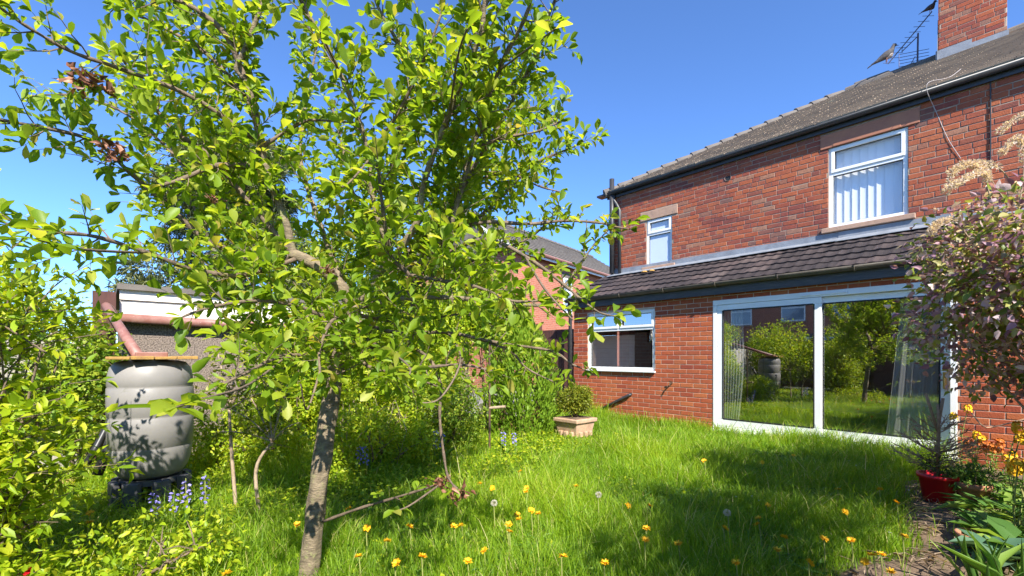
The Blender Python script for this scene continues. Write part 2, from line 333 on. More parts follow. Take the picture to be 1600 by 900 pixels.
class Leaves:
    def __init__(s): s.p = []; s.d = []; s.n = []; s.l = []; s.w = []; s.r = []
    def add(s, p, d, n, l, w, r=None):
        p = np.atleast_2d(np.asarray(p, float)); k = len(p)
        s.p.append(p); s.d.append(np.broadcast_to(np.asarray(d, float), (k, 3))); s.n.append(np.broadcast_to(np.asarray(n, float), (k, 3)))
        s.l.append(np.broadcast_to(l, k)); s.w.append(np.broadcast_to(w, k)); s.r.append(RNG.random(k) if r is None else np.broadcast_to(r, k))
    def arrays(s):
        p, d, n = (np.concatenate(x) for x in (s.p, s.d, s.n)); l, w, r = (np.concatenate(x) for x in (s.l, s.w, s.r))
        d = unit(d); sd = unit(np.cross(d, n)); n = np.cross(sd, d)
        return p, d, sd, n, l, w, r
    def build(s, name, m, parent, tpl, singles=0, single_parent=None, single_name='leaf', kind='stuff', minpx=10):
        p, d, sd, n, l, w, r = s.arrays(); tv, tf = tpl
        keep = np.ones(len(p), bool)
        if singles:
            x, y, dep = project(p+d*l[:, None]*.5)
            size = l*FPX/np.maximum(dep, .1)*(.35+.65*np.abs(np.sin(np.arccos(np.clip((d*unit(p-np.array([0, 0, CAM_H]))).sum(1), -1, 1)))))
            size[(x < 5) | (x > 1595) | (y < 5) | (y > 895) | (dep < .3)] = 0
            idx = np.argsort(-size)[:singles]; idx = idx[size[idx] > minpx]; keep[idx] = False
        w = w*(.75+.5*RNG.random(len(w))); cu = l*(.2+2.2*RNG.random(len(l))**1.5)
        V = p[:, None, :]+sd[:, None, :]*(tv[None, :, 0, None]*w[:, None, None])+d[:, None, :]*(tv[None, :, 1, None]*l[:, None, None])+n[:, None, :]*(tv[None, :, 2, None]*cu[:, None, None])
        K = keep.sum(); nv = len(tv)
        F = (tf[None]+(np.arange(K)*nv)[:, None, None]).reshape(-1, 3)
        me = mesh_np(name, V[keep].reshape(-1, 3), F, np.repeat(r[keep], nv))
        o = link(name, me, m, parent, True, kind=kind)
        if singles:
            tm = []
            for q in range(8):
                tt = mesh_np(single_name, tv*np.array([1, 1, .6+.2*q % 1.3]), tf, np.full(nv, (q+.5)/8)); tt.materials.append(MT[m]); tt.polygons.foreach_set('use_smooth', [True]*len(tf)); tm.append(tt)
            for i in idx:
                q = bpy.data.objects.new(single_name, tm[int(r[i]*7.99)]); COL.objects.link(q); q.parent = o
                q.matrix_basis = Matrix([[sd[i, k]*w[i], d[i, k]*l[i], n[i, k]*l[i], p[i, k]] for k in range(3)]+[[0, 0, 0, 1]])
        return o
def blob_leaves(L, lobes, count, size, up=.5, aspect=.5, shell=.55, droop=.2, flat=1.0):
    """scatter leaves through overlapping lobes [(centre, (rx,ry,rz))]"""
    vol = np.array([a[1][0]*a[1][1]*a[1][2] for a in lobes])**.67; vol = vol/vol.sum()
    for (c, rr), k in zip(lobes, (vol*count).astype(int)):
        q = unit(RNG.normal(size=(k, 3))); rad_ = shell+(1-shell)*RNG.random((k, 1))**.6
        rad_ = rad_*(1+.22*np.sin(q[:, :1]*5+c[0]*9)*np.cos(q[:, 1:2]*6+c[1]*7)+.12*RNG.normal(size=(k, 1)))
        p = np.array(c)+q*rad_*np.array(rr)
        d = unit(q+RNG.normal(size=(k, 3))*.6+np.array([0, 0, -droop])); n = unit(q*(1-up)+np.array([0, 0, up])*flat+RNG.normal(size=(k, 3))*.45)
        l = size*(.6+.7*RNG.random(k)); ok = p[:, 2] > .02
        L.add(p[ok], d[ok], n[ok], l[ok], (l*aspect)[ok])
def lobes_in(c, r, k, lr, seed):
    g = np.random.default_rng(seed); out = []
    for i in range(k):
        q = g.normal(size=3); q = q/np.linalg.norm(q)*(g.random()**.4)
        s = lr*(.7+.6*g.random()); out.append((tuple(np.array(c)+q*np.array(r)), (s, s, s*.8)))
    return out

# ================================================================== SETTING: ground, soil path
def terr(x, y):
    return .02*np.sin(x*1.7+.6)*np.cos(y*1.3)+.012*np.sin(x*4.1+y*3.3)
gx = np.concatenate([np.linspace(-120, -10, 12), np.arange(-9.5, 4.01, .15), np.linspace(5, 120, 12)]); gy = np.concatenate([np.linspace(-120, -6, 12), np.arange(-5.5, 7.51, .15), np.linspace(9, 120, 12)])
GX, GY = np.meshgrid(gx, gy, indexing='ij'); nx, ny = GX.shape
GZ = np.where((np.abs(GX+2.7) < 6.7) & (GY > -5.5) & (GY < 7.4), terr(GX, GY), -.02)
ii = np.arange(nx*ny).reshape(nx, ny)
F = np.stack([ii[:-1, :-1], ii[1:, :-1], ii[1:, 1:], ii[:-1, 1:]], -1).reshape(-1, 4)
o = link('ground', mesh_np('ground', np.stack([GX, GY, GZ], -1).reshape(-1, 3), F), 'ground', smooth=True); o['kind'] = 'structure'; o['label'] = 'uneven turf ground of the back garden'
def path_edge(y):                            # left edge of the bare soil strip
    return -.62+.10*np.sin(y*2.1)+.05*np.sin(y*5.3+1)
ys = np.arange(-.5, 6.9, .06); xs = np.linspace(0, 1, 28)
SX = path_edge(ys)[None, :]+xs[:, None]*(1.15-path_edge(ys)[None, :]); SY = np.broadcast_to(ys[None, :], SX.shape)
SZ = terr(SX, SY)+.012+.03*np.minimum(1, xs[:, None]*6)*(.5+.5*np.sin(SX*7+SY*3)*np.cos(SY*5))+.012*RNG.random(SX.shape)
SZ[0] -= .03
ii = np.arange(SX.size).reshape(SX.shape); F = np.stack([ii[:-1, :-1], ii[1:, :-1], ii[1:, 1:], ii[:-1, 1:]], -1).reshape(-1, 4)
o = link('soil_path', mesh_np('soil_path', np.stack([SX, SY, SZ], -1).reshape(-1, 3), F), 'soil', smooth=True); o['kind'] = 'structure'; o['label'] = 'bare trodden soil strip along the right border'

b_ = MB(); b_.add([(-12, 3.55, .006), (-6.15, 3.55, .006), (-6.15, 10.5, .006), (-12, 10.5, .006)], [(0, 1, 2, 3)])
MT['concrete'] = mat('drive_concrete', (.30, .28, .25), (.22, .20, .18), 3, .9, .4, 40)
o = b_.build('driveway', 'concrete'); o['kind'] = 'structure'; o['label'] = 'plain concrete drive in front of the garage'

# ================================================================== HOUSE
YE = 7.0; YM = 8.1                            # extension face, main wall face
XL = -5.82; XR = 1.25
house = T('brick_house', 'red brick semi-detached house with single-storey rear extension and sliding patio door', 'house', (-2.5, 8.1, 0))
def wall_slab(name, x0, x1, z0, z1, y, th, openings, m):
    xs_ = sorted({x0, x1, *[v for o_ in openings for v in o_[:2]]}); zs = sorted({z0, z1, *[v for o_ in openings for v in o_[2:]]})
    b = MB()
    for a, c in zip(xs_, xs_[1:]):
        run = None
        cells = []
        for e, g in zip(zs, zs[1:]):
            cx, cz = (a+c)/2, (e+g)/2
            if any(o_[0] < cx < o_[1] and o_[2] < cz < o_[3] for o_ in openings):
                if run: cells.append(run); run = None
            else: run = (run[0] if run else e, g)
        if run: cells.append(run)
        for e, g in cells: b.box(a, c, y, y+th, e, g)
    return b.build(name, m, house)
# openings (x0,x1,z0,z1)
DOOR = (-3.16, -.46, .08, 2.05); KIT = (-5.60, -4.16, .94, 2.01)
BED = (-1.92, -1.01, 3.11, 4.31); BATH = (-5.0, -4.45, 2.97, 3.91)
wm = wall_slab('main_wall', XL, 6.0, 2.2, 4.66, YM, .25, [BED, BATH], 'mortar_old')
we = wall_slab('extension_wall', -5.95, XR, -.1, 2.24, YE, .25, [DOOR, KIT], 'mortar_new')
BR = []                                       # bricks: (wall, x, z, len, h, yface, set)
def bricks(wall, x0, x1, z0, z1, y, openings, kind, seed, jitter=.0, garden=False):
    g = random.Random(seed); z = z0; row = 0
    while z < z1-.03:
        h = min(.065, z1-z-.005); cz = z+h/2
        segs = [(x0, x1)]
        for o_ in openings:
            if o_[2]-.01 < cz < o_[3]+.01:
                ns = []
                for a, c in segs:
                    if o_[1] <= a or o_[0] >= c: ns.append((a, c)); continue
                    if o_[0]-a > .03: ns.append((a, o_[0]-.004))
                    if c-o_[1] > .03: ns.append((o_[1]+.004, c))
                segs = ns
        header = garden and row % 4 == 3
        L = .1125 if header else .225
        off = (.056 if header else (.1125 if row % 2 else 0))+(g.random()*.03 if garden else 0)
        for a, c in segs:
            x = x0-L+off
            while x < c:
                Lb = L*(1+(g.random()-.5)*jitter)
                if garden and not header and g.random() < .16: Lb = .1125
                b0, b1 = max(x+.005, a), min(x+Lb-.005, c)
                if b1-b0 > .03: BR.append((wall, b0, z+g.uniform(-.003, .003)*(1 if garden else .3), b1-b0, h*(1+g.uniform(-.06, .04)*(1 if garden else .2)), y, kind, g.random(), g.uniform(.003, .007) if garden else g.uniform(.004, .006)))
                x += Lb
        z += .075; row += 1
LINT_BED = (-2.02, -.89, 4.31, 4.52); SILL_BED = (-2.0, -.93, 3.04, 3.11)
LINT_BATH = (-5.13, -4.33, 3.91, 4.08); SILL_BATH = (-5.08, -4.37, 2.90, 2.97)
VENT = (-3.44, -3.35, 4.255, 4.345)
bricks(wm, XL, 1.6, 2.83, 4.60, YM, [BED, BATH, LINT_BED, SILL_BED, LINT_BATH, SILL_BATH, VENT], 'old', 3, .10, True)
bricks(we, -5.95, XR, -.06, 2.175, YE, [DOOR, KIT], 'new', 5)
# chimney
CX0, CX1, CY0, CY1, CZ0, CZ1 = -.97, -.14, 11.12, 11.92, 6.2, 8.6
chim = MB().box(CX0+.01, CX1-.01, CY0+.01, CY1-.01, CZ0, CZ1).build('chimney', 'mortar_old', house)
bricks(chim, CX0, CX1, 6.3, 8.55, CY0+.01, [], 'old', 9, .08, True)
# brick meshes with chamfered front edges
def brick_geo():
    c, d = .10, .10
    v = [(0, 1, 0), (1, 1, 0), (1, 1, 1), (0, 1, 1), (0, .3, 0), (1, .3, 0), (1, .3, 1), (0, .3, 1), (.02, 0, .06), (.98, 0, .06), (.98, 0, .94), (.02, 0, .94)]
    f = [(0, 1, 5, 4), (1, 2, 6, 5), (2, 3, 7, 6), (3, 0, 4, 7), (4, 5, 9, 8), (5, 6, 10, 9), (6, 7, 11, 10), (7, 4, 8, 11), (8, 9, 10, 11)]
    return np.array(v, float), np.array(f)
bv, bf = brick_geo()
cen = np.array([(b[1]+b[3]/2, b[5], b[2]+b[4]/2) for b in BR])
bx_, by_, bd_ = project(cen)
area = np.array([b[3]*b[4] for b in BR])/bd_**2*np.abs((cen[:, 1])/np.linalg.norm(cen-[0, 0, CAM_H], axis=1))
hid = (bx_ < 5) | (bx_ > 1598) | (by_ < 3) | (by_ > 700) | ((bx_ > 1440) & (by_ > 300) & (by_ < 570)); area[hid] = 0
top = set(np.argsort(-area)[:300].tolist())
bmesh_ = {k: mesh_np('brick', bv, bf) for k in ('old', 'new')}
for k in bmesh_: bmesh_[k].materials.append(MT[k+'_o'])
rest = {}
for i, (w, x, z, L, h, y, k, r, proud) in enumerate(BR):
    if i in top:
        q = bpy.data.objects.new('brick', bmesh_[k]); COL.objects.link(q); q.parent = w
        q.matrix_basis = Matrix.Translation((x, y-proud, z)) @ Matrix.Diagonal((L, proud+.004, h, 1))
    else: rest.setdefault((w.name, k), []).append((x, y-proud, z, L, proud+.004, h, r))
for (wn, k), lst in rest.items():
    a = np.array(lst); V = a[:, None, :3]+bv[None]*a[:, None, 3:6]
    F = (bf[None]+(np.arange(len(a))*12)[:, None, None]).reshape(-1, 4)
    link('brickwork', mesh_np('brickwork', V.reshape(-1, 3), F, np.repeat(a[:, 6], 12)), k+'_a', bpy.data.objects[wn], kind='stuff')
# chimney side bricks (left face) as one joined field
a = []; g = random.Random(4)
V = []; F = []
for row in range(30):
    z = 6.3+row*.075; y = CY0-(.11 if row % 2 else 0)
    while y < CY1:
        y0, y1 = max(y+.005, CY0), min(y+.22, CY1)
        if y1-y0 > .03: a.append((y0, z, y1-y0, g.random()))
        y += .225
rn = []
for y0, z, L, r in a:
    o_ = len(V)
    for p in bv: V.append((CX0+.002-.008*(1-p[1]), y0+p[0]*L, z+p[2]*.065))
    F += [tuple(o_+i for i in f[::-1]) for f in bf]; rn += [r]*12
link('brickwork', mesh_np('brickwork', np.array(V), np.array(F), np.array(rn)), 'old_a', chim, kind='stuff')
MB().box(CX0-.05, CX1+.05, CY0-.05, CY1+.05, 8.6, 8.72).build('chimney_cap', 'stone', chim)
b = MB(); yb = CY0-.012
z0c = 4.66+(CY0-7.95)*.577
b.prism([(CX0-.04, yb, z0c-.1), (CX1+.02, yb, z0c-.1), (CX1+.02, yb, z0c+.10), (CX0+.42, yb, z0c+.10), (CX0+.42, yb, z0c+.17), (CX0-.04, yb, z0c+.17)], (0, .004, 0)).build('lead_apron', 'lead', chim)
MB().prism([(CX0-.018, CY0-.03, z0c-.1), (CX0-.018, CY1, z0c+.1), (CX0-.018, CY1-.2, z0c+.8), (CX0-.018, CY0+.05, z0c+.75), (CX0-.018, CY0-.03, z0c+.2)], (.006, 0, 0)).build('lead_flashing', 'lead', chim)
# lintels and sills
MB().box(*LINT_BED[:2], YM-.02, YM+.1, *LINT_BED[2:]).build('lintel', 'paintstone', wm, bevel=.006)
MB().box(-1.86, -1.08, YM-.026, YM+.1, 4.312, 4.36).build('lintel_moulding', 'paintstone', wm, bevel=.006)
MB().box(*LINT_BATH[:2], YM-.018, YM+.1, *LINT_BATH[2:]).build('lintel', 'stone', wm, bevel=.006)
for s_ in (SILL_BED, SILL_BATH): MB().box(s_[0], s_[1], YM-.06, YM+.1, s_[2], s_[3]).build('sill', 'stone', wm, bevel=.008)
vv = MB(); vv.tube([(-3.395, YM-.015, 4.30), (-3.395, YM+.1, 4.30)], .055, 20, False); vv.build('vent_pipe', 'cable', wm)
MB().tube([(-3.395, YM-.004, 4.30), (-3.395, YM+.05, 4.30)], .044, 20).build('vent_hole', 'gasket', wm)
# other sides, ceilings, so that the rooms are closed
MB().box(XL, XL+.25, YM+.25, 15, 0, 4.66).build('side_wall', 'farbrick', house); uvbox(bpy.data.objects['side_wall'])
MB().box(-5.95, -5.70, YE+.25, YM-.002, -.1, 2.3).build('extension_side_wall', 'farbrick', house)
MB().box(XR-.25, XR, YE+.25, YM-.002, -.1, 2.3).build('extension_party_wall', 'farbrick', house)
MB().box(-3.9, -3.8, YE+.25, 11, 0, 2.3).box(.6, .7, YE+.25, 11, 0, 2.3).box(-3.8, .6, 10.9, 11, 0, 2.3).build('room_wall', 'plaster', house)
MB().box(-3.8, .6, YE+.25, 10.9, .06, .10).build('carpet', 'carpet', house)
MB().box(-5.7, .7, YE+.25, 11, 2.31, 2.36).build('ceiling', 'upvc', house)
MB().box(-3.8, .6, 10.86, 10.9, .10, .24).build('skirting_board', 'upvc', house)
MB().box(-2.3, -1.1, 10.78, 10.86, .3, .9).build('radiator', 'plaster', house, bevel=.02)
MB().box(-5.7, -3.9, 10.4, 10.5, 0, 2.3).build('kitchen_wall', 'plaster', house)
# ---- patio door
x0, x1, z0, z1 = DOOR; fy0, fy1 = YE-.012, YE+.09; MULL = -1.78
pd = MB(); pd.box(x0, x1, fy0, fy1, z1-.075, z1).box(x0, x1, fy0, fy1, z0, z0+.05).box(x0, x0+.06, fy0, fy1, z0+.05, z1-.075).box(x1-.06, x1, fy0, fy1, z0+.05, z1-.075)
pdo = pd.build('patio_door', 'upvc', house, bevel=.006)
def leafdoor(a, c, y, name):
    z_a, z_b = z0+.053, z1-.078; w = .085
    b = MB(); b.box(a, c, y, y+.045, z_a, z_a+.11).box(a, c, y, y+.045, z_b-w, z_b).box(a, a+w, y, y+.045, z_a+.11, z_b-w).box(c-w, c, y, y+.045, z_a+.11, z_b-w)
    b.build(name, 'upvc', pdo, bevel=.006)
    gk = MB(); e = .008
    A, C, B, D = a+w, c-w, z_a+.11, z_b-w
    gk.box(A-e, A+e, y-.002, y+.01, B, D).box(C-e, C+e, y-.002, y+.01, B, D).box(A+e, C-e, y-.002, y+.01, B-e, B+e).box(A+e, C-e, y-.002, y+.01, D-e, D+e).build('gasket', 'gasket', pdo)
    MB().box(A+.001, C-.001, y+.018, y+.024, B+.001, D-.001).build('glass_pane', 'glass', pdo)
leafdoor(x0+.062, MULL+.045, YE-.004, 'sliding_panel'); leafdoor(MULL-.04, x1-.062, YE+.043, 'fixed_panel')
MB().box(-1.98, -1.45, fy0-.012, fy0, z1-.052, z1-.03).build('trickle_vent', 'upvc', pdo, bevel=.004)
MB().box(-.575, -.545, fy0-.01, fy0+.06, .83, 1.02).box(-.565, -.553, fy0-.05, fy0-.01, .88, .9).box(-.565, -.553, fy0-.058, fy0-.045, .84, .95).build('handle', 'brass', pdo, bevel=.004)
MB().box(x0-.02, x1+.02, YE-.05, YE+.05, z0-.035, z0-.002).build('threshold', 'upvc', pdo, bevel=.005)
# ---- windows
def window(name, op, y, bars, glass, parent, fr=.055, proud=.012, label=None):
    """bars: list of rectangles (sashes) inside the opening"""
    x0, x1, z0, z1 = op; b = MB(); d0, d1 = y-proud+.03, y+.09
    b.box(x0, x1, d0, d1, z1-fr, z1).box(x0, x1, d0, d1, z0, z0+fr).box(x0, x0+fr, d0, d1, z0+fr, z1-fr).box(x1-fr, x1, d0, d1, z0+fr, z1-fr)
    w = b.build(name, 'upvc', parent, bevel=.006, label=label)
    for (a, c, e, g, sash) in bars:
        if sash:
            s_ = .045; q = MB(); yy = d0-.014
            q.box(a, c, yy, d1-.01, g-s_, g).box(a, c, yy, d1-.01, e, e+s_).box(a, a+s_, yy, d1-.01, e+s_, g-s_).box(c-s_, c, yy, d1-.01, e+s_, g-s_).build('sash', 'upvc', w, bevel=.006)
            a, c, e, g = a+s_, c-s_, e+s_, g-s_
        gk = .006; k = MB(); yk = d0+.012
        k.box(a-gk, a+gk, yk, yk+.02, e, g).box(c-gk, c+gk, yk, yk+.02, e, g).box(a+gk, c-gk, yk, yk+.02, e-gk, e+gk).box(a+gk, c-gk, yk, yk+.02, g-gk, g+gk).build('gasket', 'gasket', w)
        MB().box(a+.001, c-.001, yk+.021, yk+.027, e+.001, g-.001).build('glass_pane', glass, w)
    return w
a, c, e, g = BED
w = window('bedroom_window', BED, YM, [(a+.03, c-.03, 3.93, g-.02, True), (a+.055, c-.055, e+.055, 3.885, False)], 'glass_up', house, label='white window with a wide top light over one large pane')
MB().box(a+.055, c-.055, YM+.018, YM+.09, 3.885, 3.93).build('transom', 'upvc', w, bevel=.005)
a, c, e, g = BATH
w = window('bathroom_window', BATH, YM, [(a+.025, c-.025, 3.63, g-.02, True), (a+.045, c-.045, e+.05, 3.59, False)], 'frost', house, .045, label='narrow white window with frosted panes')
MB().box(a+.045, c-.045, YM+.018, YM+.09, 3.59, 3.63).build('transom', 'upvc', w, bevel=.005)
a, c, e, g = KIT; m_ = a+.70
w = window('kitchen_window', KIT, YE, [(a+.03, m_-.01, 1.70, g-.02, True), (m_+.02, c-.03, 1.70, g-.02, True), (a+.055, c-.055, e+.06, 1.655, False)], 'glass', house, label='white window with two top lights over one wide pane')
MB().box(a+.055, c-.055, YE+.018, YE+.09, 1.655, 1.70).build('transom', 'upvc', w, bevel=.005)
MB().box(a-.02, c+.02, YE-.05, YE+.02, e-.03, e-.002).build('sill', 'upvc', w, bevel=.006)
# blackout behind kitchen / bathroom, bedroom back box
MB().box(-5.5, 3, 9.6, 9.7, 2.4, 4.6).build('bedroom_wall', 'plaster', house)
# ---- lean-to roof
GZ0, GY0 = 2.31, YE-.09; TZ, TY = 2.90, YM; ang = math.atan2(TZ-GZ0, TY-GY0)
sl_len = math.hypot(TZ-GZ0, TY-GY0)
MB().prism([(-6.02, GY0+.03, GZ0-.03), (-6.02, TY-.003, TZ-.045), (-6.02, TY-.003, TZ-.08), (-6.02, GY0+.03, GZ0-.065)], (7.27, 0, 0)).build('roof_deck', 'slate_dark', house)
lr = MB(); lr.box(-6.03, XR, GY0-.012, GY0+.02, 2.13, GZ0-.012); fas = lr.build('fascia', 'fascia', house)
MB().box(-6.03, XR, GY0+.021, YE-.002, 2.135, 2.155).build('soffit', 'fascia', house)
MB().box(-5.95, XR, YE-.012, YE+.02, 2.176, 2.24).build('frieze_course', 'new_a', house)
MB().prism([(-6.03, GY0-.01, 2.13), (-6.03, YM, 2.13), (-6.03, YM, TZ-.07), (-6.03, GY0-.01, GZ0-.05)], (.06, 0, 0)).build('barge_board', 'fascia', house)
def gutter(x0, x1, y, z, r, m, parent, name='gutter'):
    b = MB(); n = 9; V = []; Fc = []
    for X in (x0, x1):
        for rr in (r, r-.006):
            for k in range(n+1):
                a = math.pi+math.pi*k/n; V.append((X, y+rr*math.cos(a), z+rr*math.sin(a)))
    m1 = n+1
    for k in range(n):
        Fc.append((k, k+1, 2*m1+k+1, 2*m1+k)); Fc.append((m1+k+1, m1+k, 3*m1+k, 3*m1+k+1))
        Fc.append((k, m1+k, m1+k+1, k+1)); Fc.append((2*m1+k, 2*m1+k+1, 3*m1+k+1, 3*m1+k))
    Fc.append((0, 2*m1, 3*m1, m1)); Fc.append((n, m1+n, 3*m1+n, 2*m1+n))
    return b.add(V, Fc).build(name, m, parent, True)
gu = gutter(-6.04, XR, GY0-.06, GZ0-.005, .058, 'gutter', house)
for x in np.arange(-5.6, 1.0, .85):
    MB().tube([(x, GY0-.06+.062*math.cos(a), GZ0-.005+.062*math.sin(a)) for a in np.linspace(math.pi, 2*math.pi, 9)], .012, 6).build('gutter_bracket', 'gutter', gu)
# ribbed interlocking tile: profile across x
def tile_mesh(w, l, th=.022):
    n = 12; V = []; 
    for j, yy in ((0, 0.), (1, l)):
        for k in range(n+1):
            x = w*k/n; z = .010*max(0, math.cos((k/n-.25)*4*math.pi))**1.0+.004
            V.append((x, yy, z+(.028 if j == 0 else .004)))
    o_ = len(V)
    for j, yy in ((0, 0.), (1, l)):
        for k in range(n+1): V.append((w*k/n, yy, 0.004 if j == 0 else -.018))
    Fc = []
    for k in range(n):
        Fc.append((k, k+1, n+1+k+1, n+1+k)); Fc.append((o_+k+1, o_+k, o_+n+1+k, o_+n+1+k+1)); Fc.append((o_+k, o_+k+1, k+1, k))
    Fc.append((0, n+1, o_+n+1, o_)); Fc.append((n, o_+n, o_+2*n+1, 2*n+1))
    return V, Fc
tv_, tf_ = tile_mesh(.298, .34)
tme = bpy.data.meshes.new('roof_tile'); tme.from_pydata(tv_, [], tf_); tme.update(); tme.materials.append(MT['tile_o'])
roof = MB().box(-6.0, XR, TY-.10, TY-.004, TZ-.06, TZ-.05).build('extension_roof', 'slate_dark', house)
ncourse = 5; gauge = (sl_len-.02)/ncourse
g = random.Random(2)
for r_ in range(ncourse):
    x = -6.06
    while x < XR-.1:
        q = bpy.data.objects.new('roof_tile', tme); COL.objects.link(q); q.parent = roof
        s0 = r_*gauge-.03
        q.matrix_basis = Matrix.Translation((x+g.uniform(-.004, .004), GY0+s0*math.cos(ang), GZ0+s0*math.sin(ang)+g.uniform(-.003, .003))) @ Matrix.Rotation(ang+g.uniform(-.012, .006), 4, 'X')
        x += .30
# lead flashing along the wall
b = MB(); xx = -5.84
for k in range(6):
    x2 = xx+1.35; dz = .006*(k % 2)
    b.prism([(xx, YM-.02-dz, TZ+.015), (xx, YM-.02-dz, TZ+.13), (xx, YM-.002, TZ+.13), (xx, YM-.002, TZ+.0)], (1.37, 0, 0))
    b.prism([(xx, YM-.022-dz, TZ+.03), (xx, YM-.20, TZ-.035-dz), (xx, YM-.20, TZ-.028-dz), (xx, YM-.022-dz, TZ+.04)], (1.37, 0, 0)); xx = x2
b.build('lead_flashing', 'lead', roof)
for x in (-4.86, -4.70): MB().lathe([(.0, .03), (.05, .025), (.06, 0)], (x, YM-.30, TZ-.08), 8, False).build('moss_lump', 'lid', roof)
# ---- main roof (hipped)
EY, EZ = YM-.12, 4.67; PT = .577; RY = 11.5; RZ = EZ+(RY-EY)*PT; HX = XL-.12; KX = RY-EY
rf = MB().add([(HX, EY, EZ), (6, EY, EZ), (6, RY, RZ), (HX+KX, RY, RZ), (HX, 2*RY-EY, EZ), (6, 2*RY-EY, EZ)], [(0, 1, 2, 3), (0, 3, 4), (4, 3, 2, 5), (0, 4, 5, 1), (1, 5, 2)]).build('main_roof', 'slate_dark', house)
tl = []; th = math.atan(PT); gau = .118; rows = int((KX/math.cos(th))/gau)
for r_ in range(rows):
    s0 = r_*gau; yy = EY+s0*math.cos(th); zz = EZ+s0*math.sin(th); x = HX+(yy-EY)+.02+(.0825 if r_ % 2 else 0)
    while x < 1.2: tl.append((x, yy, zz)); x += .168
tl = np.array(tl); k = len(tl)
bw = np.array([(0, 0, -.01), (.162, 0, -.01), (.162, .15, -.01), (0, .15, -.01), (0, 0, .010), (.162, 0, .010), (.162, .15, .010), (0, .15, .010)])
tilt = th-.10
Rx = np.array([[1, 0, 0], [0, math.cos(tilt), -math.sin(tilt)], [0, math.sin(tilt), math.cos(tilt)]])
V = (bw@Rx.T)[None]*np.array([1, 1, 1])+tl[:, None, :]+np.array([0, -.02, .012])+RNG.normal(size=(k, 1, 3))*np.array([.002, .003, .0012])
F = np.array([(4, 5, 6, 7), (0, 1, 5, 4), (1, 2, 6, 5), (3, 0, 4, 7)])
F = (F[None]+(np.arange(k)*8)[:, None, None]).reshape(-1, 4)
link('clay_tiles', mesh_np('clay_tiles', V.reshape(-1, 3), F), 'slate', rf, kind='stuff')
hm = MB(); hm.tube([(0, 0, 0), (0, .36, 0)], [.10, .085], 10)
hme = bpy.data.meshes.new('hip_tile'); hme.from_pydata(hm.v, [], hm.f); hme.update(); hme.materials.append(MT['slate_dark'])
hd = Vector((1, 1, PT)).normalized(); nh = int(KX*math.sqrt(2+PT*PT)/.33)
for i in range(nh):
    q = bpy.data.objects.new('hip_tile', hme); COL.objects.link(q); q.parent = rf
    q.matrix_basis = Matrix.Translation(Vector((HX, EY, EZ-.01))+hd*(.33*i)) @ (hd.to_track_quat('Y', 'Z').to_matrix().to_4x4()) @ Matrix.Rotation(-.05, 4, 'X')
for i in range(16):
    q = bpy.data.objects.new('ridge_tile', hme); COL.objects.link(q); q.parent = rf
    q.matrix_basis = Matrix.Translation((HX+KX+.36*i+.36, RY, RZ-.01)) @ Matrix.Rotation(math.pi/2, 4, 'Z')
MB().box(-2.3, -1.72, RY+.05, RY+.4, RZ-.1, RZ+.16).build('ridge_block', 'slate_dark', rf, bevel=.03)
MB().box(HX+.02, 6, EY+.07, EY+.095, EZ-.12, EZ-.005).build('fascia', 'blackpvc', house)
MB().box(HX+.02, 6, EY+.096, YM-.004, EZ-.11, EZ-.09).build('soffit', 'blackpvc', house)
gutter(HX, .45, EY+.015, EZ-.01, .055, 'blackpvc', house); gutter(.46, 6, EY+.015, EZ-.005, .058, 'stone', house)
MB().box(-6.12, HX+.2, EY-.03, EY+.15, EZ-.05, EZ-.01).build('gutter_end', 'blackpvc', house)
# pipes
MB().tube([(-5.74, YM-.07, 4.62), (-5.74, YM-.07, 4.50), (-5.68, YM-.055, 4.40), (-5.60, YM-.055, 4.25), (-5.60, YM-.055, 2.92)], .036, 12).build('downpipe', 'blackpvc', house, True)
MB().tube([(-5.78, YM-.075, 4.95), (-5.78, YM-.075, 2.95)], .052, 14).build('soil_vent_pipe', 'blackpvc', house, True)
MB().tube([(-6.0, YE-.15, 2.2), (-6.0, YE-.09, 2.1), (-6.0, YE-.06, 2.0), (-6.0, YE-.06, .05)], .035, 12).build('downpipe', 'blackpvc', house, True)
MB().tube([(-4.62, YE+.01, .52), (-4.65, YE-.035, .50), (-5.62, YE-.035, .02)], .026, 12).build('waste_pipe', 'blackpvc', house, True)
MB().tube([(-3.84, YE-.002, .75), (-3.84, YE-.07, .75), (-3.84, YE-.09, .71)], [.014, .012, .010], 8).box(-3.87, -3.81, YE-.06, YE-.045, .775, .785).build('garden_tap', 'rust', house)
MB().tube(smoothline([(-.52, EY+.45, EZ+.32), (-.62, EY+.2, EZ+.15), (-.78, EY-.06, EZ+.06), (-.80, EY-.05, EZ-.05), (-.74, YM-.015, 4.42), (-.62, YM-.015, 4.0), (-.50, YM-.015, 3.7)]), .0035, 6).build('aerial_cable', 'cable', house)
MB().tube([(-.24, YM-.015, 4.55), (-.24, YM-.015, 2.95)], .007, 6).build('wall_cable', 'blackpvc', house)
